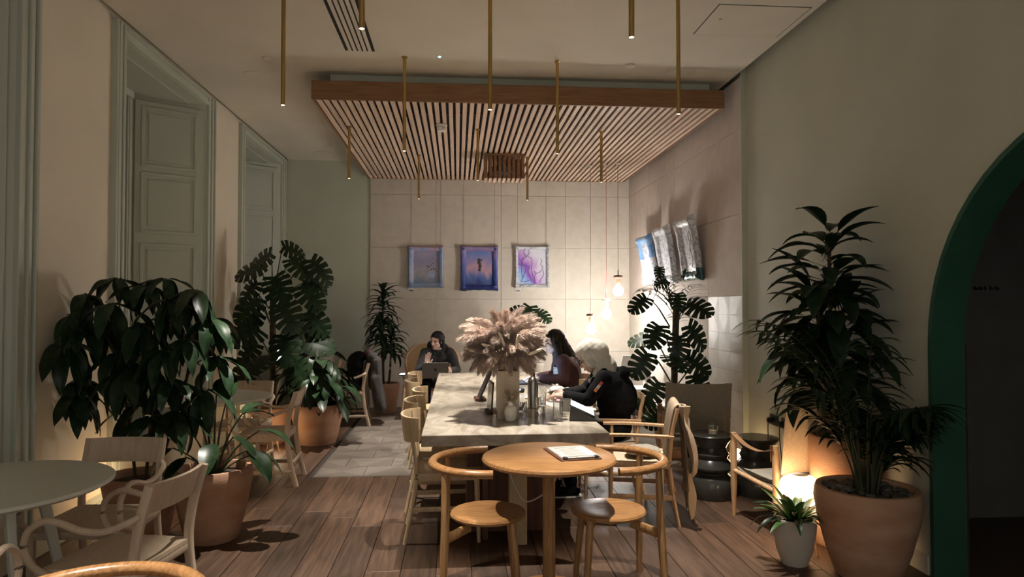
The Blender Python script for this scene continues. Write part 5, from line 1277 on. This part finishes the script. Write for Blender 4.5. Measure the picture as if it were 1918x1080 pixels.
    if P.get('hood'):
        for s in (-1, 1): c.cap(nek + V(-.10, 0, -.01), nek + V(-.02, s * .085, -.01), .055, .045); c.cap(nek + V(-.02, s * .085, -.01), nek + V(.055, s * .05, -.055), .040, .028)
        c.ell(nek + V(-.125, 0, -.075), (.055, .12, .085))
    else:
        c.cap(nek + V(0, 0, -.04), nek + V(0, 0, -.015), .064, .060)
    finish(remesh(c, .0085, 3, P.get('fold', .007), 11, (1, 1, .7), len(label)), P.get('top_name', 'top'), P['top'], t)
    c = MB(); c.ell(pel, (.142, .182, .115))
    for s in (-1, 1): leg(c, s, .016, .95)
    finish(remesh(c, .010, 3, .006, 10, (1, 1, 1), 3), 'trousers', P['bottom'], t)
    for s in (-1, 1):
        a = an[s]; fw = V(1, P.get('toe', .1) * s, 0).normalized(); sl = remesh(MB().cap(a + V(0, 0, -.02), a + V(-.02, 0, -.04), .045, .044).cap(a + V(-.03, 0, -.055), a + fw * .10 + V(0, 0, -.06), .044, .042).cap(a + fw * .10 + V(0, 0, -.06), a + fw * .155 + V(0, 0, -.068), .042, .032), .007, 2)
        so = finish(sl, 'shoe', 'cloth_black', t)
        MB().grid(lambda u, v: (a + fw * (-.085 + .28 * u) + V(-fw.y, fw.x, 0) * (-.05 + .1 * v) * math.sin(PI * (.12 + .76 * u)) ** .5 + V(0, 0, -.091)), 8, 4, .018).build('sole', 'white_plastic', so)
        for k in range(4): MB().bar(a + fw * (.02 + .025 * k) + V(-.03 * fw.y - .0, .03, -.022 - .009 * k), a + fw * (.028 + .025 * k) + V(0, -.03, -.022 - .009 * k), .005, .004).build('lace', 'white_plastic', so)
    t['_'] = 0; del t['_']
    return t, hp, Mh
def hair(t, prims, m, amp=.006, st=(1, 1, .25), voxel=.007, cut=None, name='hair', freq=45):
    c = MB()
    for p in prims:
        if p[0] == 'e': c.ell(p[1], p[2], p[3])
        else: c.cap(*p[1:])
    me = remesh(c, voxel, 3, amp, freq, st, 5)
    if cut:
        bm = bmesh.new(); bm.from_mesh(me); bmesh.ops.delete(bm, geom=[f for f in bm.faces if cut(f.calc_center_median())], context='FACES')
        for _ in range(6): bmesh.ops.smooth_vert(bm, verts=[v for v in bm.verts if v.is_boundary], factor=.5, use_axis_x=True, use_axis_y=True, use_axis_z=True)
        bm.to_mesh(me); bm.free()
    return finish(me, name, m, t)
# --- woman in pale headscarf
P = dict(skin='skin_fair', head=(.165, 0, 1.115), yaw=-6, pitch=38, pelvis=(-.04, 0, .535), waist=(-.06, 0, .70), chest=(-.01, 0, .86), neck=(.075, 0, 1.005), shoulder=.17,
         elbow_l=(.21, .25, .79), wrist_l=(.37, .11, .805), elbow_r=(.16, -.25, .80), wrist_r=(.37, -.07, .81), hand_l=((.9, -.35, .05), (0, .2, 1), .35), hand_r=((.9, .3, .0), (-.1, -.3, 1), .75),
         knee_l=(.40, .12, .52), ankle_l=(.33, .13, .10), knee_r=(.40, -.12, .52), ankle_r=(.46, -.13, .10), top='cloth_black', bottom='cloth_black', hood=True, fold=.010, top_name='hoodie', top_extra=(((-.06, 0, .78), (.17, .24, .20)), ((.02, 0, .90), (.15, .235, .12)), ((-.11, .03, .985), (.06, .12, .055))))
t, hp, Mh = seated('woman in a pale headscarf and black hoodie writing at the marble table', (1.26, 5.62, 0), R(176), P)
Hc = Vector(P['head']); Mi = Mh.transposed()
def facecut(c):
    p = Mi @ (c - Hc)
    return p.x > .012 + .35 * max(0, p.z) and abs(p.y) < .074 and -.135 < p.z < .066
hair(t, [('e', hp(-.025, 0, .032), (.124, .100, .112), Mh), ('e', hp(-.062, 0, -.005), (.115, .100, .110), Mh), ('e', hp(.012, 0, -.030), (.092, .092, .108), Mh), ('c', hp(-.045, 0, -.02), Vector(P['neck']) + V(-.04, 0, .02), .088, .105), ('c', hp(-.035, 0, -.09), Vector(P['neck']) + V(.03, 0, -.05), .070, .085), ('e', Vector(P['neck']) + V(-.02, 0, -.02), (.125, .13, .07), None)],
     'hijab', 0, (3, 2, .1), .0055, facecut, 'headscarf', 16)
gl = MB()
for s in (-1, 1): gl.sweep([hp(.103, s * .034 + .027 * math.cos(a), .004 + .021 * math.sin(a)) for a in [2 * PI * k / 20 for k in range(20)]], .0022, n=6, closed=True); gl.sweep([hp(.103, s * .061, .010), hp(.0, s * .080, .004)], .002, n=5)
gl.sweep([hp(.103, -.008, .006), hp(.106, 0, .008), hp(.103, .008, .006)], .002, n=5)
gl.build('glasses', 'black', t)
ad = (V(.21, .25, .79) - V(.065, .17, .95)).normalized(); an_ = V(-.1, .9, .35); an_ = (an_ - ad * an_.dot(ad)).normalized(); pM = Matrix((ad, an_, ad.cross(an_))).transposed()
for k, mm in enumerate(('red_patch', 'paper', 'orange_patch')):
    MB().box(V(.135, .215, .875) + an_ * .066 + ad * (.034 * (k - 1)), (.033, .008, .024), pM, .001).build('sleeve_patch', mm, t, 0)
sy = thing('stylus', 'white stylus held in the writing hand', 'pen', (.80, 5.66, TZ + .075), R(20))
MB().rod((-.08, 0, 0), (.09, 0, .03), .0045).build('barrel', 'white_plastic', sy); MB().rod((-.08, 0, 0), (-.095, 0, -.003), .0045, .001).build('tip', 'grey_glaze', sy)
pk = thing('pink_napkin', 'crumpled pink cloth under the writing hands', 'cloth', (.855, 5.56, TZ))
finish(remesh(MB().ell((0, 0, .015), (.075, .06, .022)).ell((.03, .03, .02), (.05, .04, .022)), .006, 2, .010, 28), 'cloth', 'pink_cloth', pk)
# --- long-haired woman at the laptop
P = dict(skin='skin_fair', head=(.165, 0, 1.165), yaw=4, pitch=14, pelvis=(-.03, 0, .535), waist=(-.02, 0, .70), chest=(.03, 0, .87), neck=(.10, 0, 1.03), shoulder=.158,
         elbow_l=(.10, .21, .80), wrist_l=(.315, .12, .80), elbow_r=(.12, -.21, .80), wrist_r=(.32, -.09, .80), hand_l=((1, -.15, -.02), (0, .1, 1), .28), hand_r=((1, .15, -.02), (0, -.1, 1), .28),
         knee_l=(.41, .11, .52), ankle_l=(.40, .12, .10), knee_r=(.41, -.11, .52), ankle_r=(.38, -.12, .10), top='cloth_maroon', bottom='cloth_charcoal', brow='hair_brown', top_name='sweater')
t, hp, Mh = seated('woman with long dark hair and maroon sweater typing on a laptop', (1.16, 7.00, 0), R(181), P)
Hc2 = Vector(P['head']); Mi2 = Mh.transposed()
def fc2(c):
    p = Mi2 @ (c - Hc2); return p.x > .040 and abs(p.y) < .060 and -.13 < p.z < .058
nk = Vector(P['neck'])
hair(t, [('e', hp(-.018, 0, .032), (.108, .088, .098), Mh), ('e', hp(-.01, 0, -.03), (.085, .086, .10), Mh), ('c', hp(-.06, 0, -.02), nk + V(-.13, 0, -.10), .075, .085), ('c', nk + V(-.12, 0, -.08), (-.08, 0, .72), .085, .055), ('c', hp(-.01, .075, -.03), nk + V(.02, .115, -.10), .040, .042), ('c', nk + V(.02, .115, -.10), (.11, .13, .80), .042, .022), ('c', hp(-.01, -.075, -.03), nk + V(.01, -.115, -.10), .040, .042), ('c', nk + V(.01, -.115, -.10), (.06, -.13, .80), .042, .022), ('c', nk + V(-.10, .08, -.08), (-.05, .12, .70), .060, .03), ('c', nk + V(-.10, -.08, -.08), (-.05, -.12, .70), .060, .03)],
     'hair_brown', .006, (1, 1, .12), .007, fc2)
MB().grid(lambda u, v: (.095 + .03 * math.sin(PI * v) - .0 * u, -.115 + .23 * v, .76 + .18 * u), 5, 8, .012).build('crochet_bib', 'crochet', t).location = (.035, 0, -.03)
# --- guest in the oval chair
P = dict(skin='skin', head=(.10, -.01, 1.055), yaw=-34, pitch=12, roll=-4, pelvis=(-.10, 0, .525), waist=(-.10, 0, .68), chest=(-.03, 0, .82), neck=(.02, 0, .94), shoulder=.175,
         elbow_l=(.10, .27, .66), wrist_l=(.33, .17, .66), elbow_r=(.12, -.25, .66), wrist_r=(.26, -.14, .735), hand_l=((.7, .10, .25), (-.2, .9, .3), .55), hand_r=((.15, .10, 1), (-.9, -.4, .1), .12),
         knee_l=(.40, .14, .50), ankle_l=(.36, .15, .10), knee_r=(.40, -.14, .50), ankle_r=(.42, -.15, .10), top='cloth_charcoal', bottom='cloth_black', hood=True, top_name='hooded_jacket', top_extra=(((-.075, -.02, .985), (.06, .135, .075)), ((-.04, -.10, .97), (.05, .05, .075)), ((-.04, .09, .955), (.05, .05, .06))))
t, hp, Mh = seated('person in a dark hooded jacket holding a laptop in the oval chair', (-.27, 9.50, 0), R(-90), P)
Hc3 = Vector(P['head']); Mi3 = Mh.transposed()
def fc3(c):
    p = Mi3 @ (c - Hc3); return p.x > .030 + .25 * abs(p.y) and abs(p.y) < .068 and -.14 < p.z < .070 - .35 * abs(p.y)
hair(t, [('e', hp(-.02, 0, .034), (.108, .092, .098), Mh), ('e', hp(-.035, 0, -.03), (.080, .086, .085), Mh), ('c', hp(-.03, .07, 0), hp(-.02, .078, -.085), .032, .022), ('c', hp(-.03, -.07, 0), hp(-.02, -.078, -.085), .032, .022)], 'hair_black', .004, (1, 1, .3), .007, fc3)
lp = laptop('grey laptop held upright by the person in the oval chair', (-.285, 9.09, .585), 0, 14, 'laptop_grey', 'screen_white', .34, .20)
lp['group'] = 'laptops'
# --- guest in white, almost hidden by the monstera
bent_chair('bent-arm chair of the guest in white behind the leaves', (-1.86, 9.68, 0), R(180), 'bent-arm chairs by the windows')
P = dict(skin='skin', head=(.13, 0, 1.13), yaw=0, pitch=20, pelvis=(-.05, 0, .535), waist=(-.06, 0, .70), chest=(-.02, 0, .86), neck=(.06, 0, 1.0), shoulder=.17,
         elbow_l=(.12, .23, .78), wrist_l=(.32, .12, .80), elbow_r=(.12, -.23, .78), wrist_r=(.32, -.12, .80), hand_l=((1, -.1, 0), (0, .1, 1), .3), hand_r=((1, .1, 0), (0, -.1, 1), .3),
         knee_l=(.36, .12, .52), ankle_l=(.34, .12, .10), knee_r=(.36, -.12, .52), ankle_r=(.34, -.12, .10), top='cloth_white', bottom='cloth_black', hood=True, top_name='hoodie')
t, hp, Mh = seated('guest in a white hoodie almost hidden behind the far monstera', (-1.86, 9.68, 0), R(180), P)
laptop('open laptop of the guest in white', (-2.34, 9.66, .7425), R(-90), 15, 'laptop_grey', 'screen_white', .30, .20)
hair(t, [('e', hp(-.02, 0, .032), (.106, .088, .096), Mh), ('e', hp(-.04, 0, -.03), (.075, .08, .08), Mh)], 'hair_black', .004, (1, 1, .3), .008)
# ------------------------------------------------------------------ clothes and bags left on chairs
def melted(name, label, cat, loc, rz, parts):
    t = thing(name, label, cat, loc, rz)
    for (pn, m, voxel, amp, freq, st, prims) in parts:
        c = MB()
        for p in prims:
            if p[0] == 'e': c.ell(p[1], p[2])
            elif p[0] == 'b': c.box(p[1], p[2], None, .03)
            else: c.cap(*p[1:])
        finish(remesh(c, voxel, 3, amp, freq, st, 2), pn, m, t)
    return t
cl = coat_chair.location
ct = thing('long_coat', 'long dark grey coat draped over the back of the far bent-arm chair', 'coat', cl, R(185))
c = MB(); c.cap((-.30, -.13, .86), (-.30, .15, .87), .060, .065); c.box((-.345, .01, .66), (.15, .40, .42), None, .04); c.box((-.22, .02, .74), (.06, .34, .20), None, .025)
for (y, z, x) in ((-.15, .24, -.40), (-.05, .20, -.43), (.06, .20, -.44), (.17, .23, -.42)): c.cap((-.355, y, .60), (x, y * 1.05, z), .070, .062)
finish(remesh(c, .008, 3, .020, 8, (1, 1, .35), 2), 'body', 'cloth_grey', ct)
c = MB(); c.cap((-.24, -.05, .91), (-.27, .12, .92), .045, .05)
finish(remesh(c, .008, 3, .010, 14, (1, 1, 1), 2), 'collar', 'cloth_maroon', ct)
melted('backpack', 'black backpack with a pale tag leaning on the far bent-arm chair seat', 'backpack', cl, R(185), [
    ('bag', 'cloth_black', .009, .012, 8, (1, 1, 1), [('b', (-.08, .02, .58), (.20, .30, .26)), ('e', (-.11, .02, .76), (.12, .16, .17)), ('e', (-.14, .03, .86), (.09, .13, .09))]),
    ('pocket', 'cloth_black', .008, .006, 12, (1, 1, 1), [('b', (.0, .06, .55), (.10, .24, .16))])])
bp = [o for o in bpy.data.objects if o.name.startswith('backpack')][0]
MB().box((.02, .183, .56), (.045, .004, .03), None, 0).build('tag', 'paper', bp, 0)
jl = jack_chair.location; jt = thing('tan_jacket', 'tan jacket draped over the near cord-seat armchair', 'jacket', jl, R(167))
JP = spline([(-.180, 0, .48), (-.190, 0, .62), (-.208, 0, .75), (-.225, 0, .82), (-.252, 0, .852), (-.285, 0, .848), (-.308, 0, .80), (-.322, 0, .70), (-.335, 0, .55), (-.345, 0, .40), (-.35, 0, .30)], 6)
def drape(u, v):
    f = u * (len(JP) - 1); i = min(int(f), len(JP) - 2); p = JP[i].lerp(JP[i + 1], f - i); tg = (JP[min(i + 2, len(JP) - 1)] - JP[max(i - 1, 0)]).normalized(); nn = V(-tg.z, 0, tg.x)
    amp = .35 + 1.3 * abs(u - .45); w = (.016 * noise.noise(V(v * 7, u * 2.0, 3)) + .007 * math.sin(v * 30 + 4 * u + 2 * math.sin(v * 9))) * amp + .014
    q_ = p + nn * w
    return (q_.x, -.195 + .41 * v + .012 * math.sin(u * 7) + .02 * max(0, u - .5), q_.z + (.05 * math.sin(v * 5) * max(0, u - .85) / .15))
MB().grid(drape, 60, 44, .008).build('body', 'cloth_tan', jt, 80)
def panel(p0, p1, w0, w1, seed, n=16):
    p0, p1 = V(*p0), V(*p1)
    return lambda u, v: (p0.lerp(p1, u) + V(.05 * noise.noise(V(v * 4, u * 2, seed)) + .014 * math.sin(v * 14 + seed + u * 3) - .015 * math.sin(PI * v), (v - .5) * (w0 + (w1 - w0) * u) + .03 * noise.noise(V(u * 3, 1, seed)), (-.10 * abs(v - .3) + .03 * math.sin(v * 9)) * u))
MB().grid(panel((-.298, .165, .835), (-.352, .19, .42), .15, .17, 2), 16, 16, .012).build('front_panel', 'cloth_tan', jt, 80)
MB().grid(panel((-.335, .10, .48), (-.35, .12, .10), .22, .14, 5), 16, 16, .012).build('sleeve', 'cloth_tan', jt, 80)
MB().grid(panel((-.325, -.02, .45), (-.34, .0, .20), .16, .12, 8), 12, 14, .012).build('sleeve', 'cloth_tan', jt, 80)
c = MB(); c.ell((-.04, -.02, .475), (.13, .15, .035)); c.ell((.02, .06, .49), (.07, .08, .03))
finish(remesh(c, .008, 3, .014, 14, (1, 1, 1), 6), 'bunched_hem', 'canvas', jt)
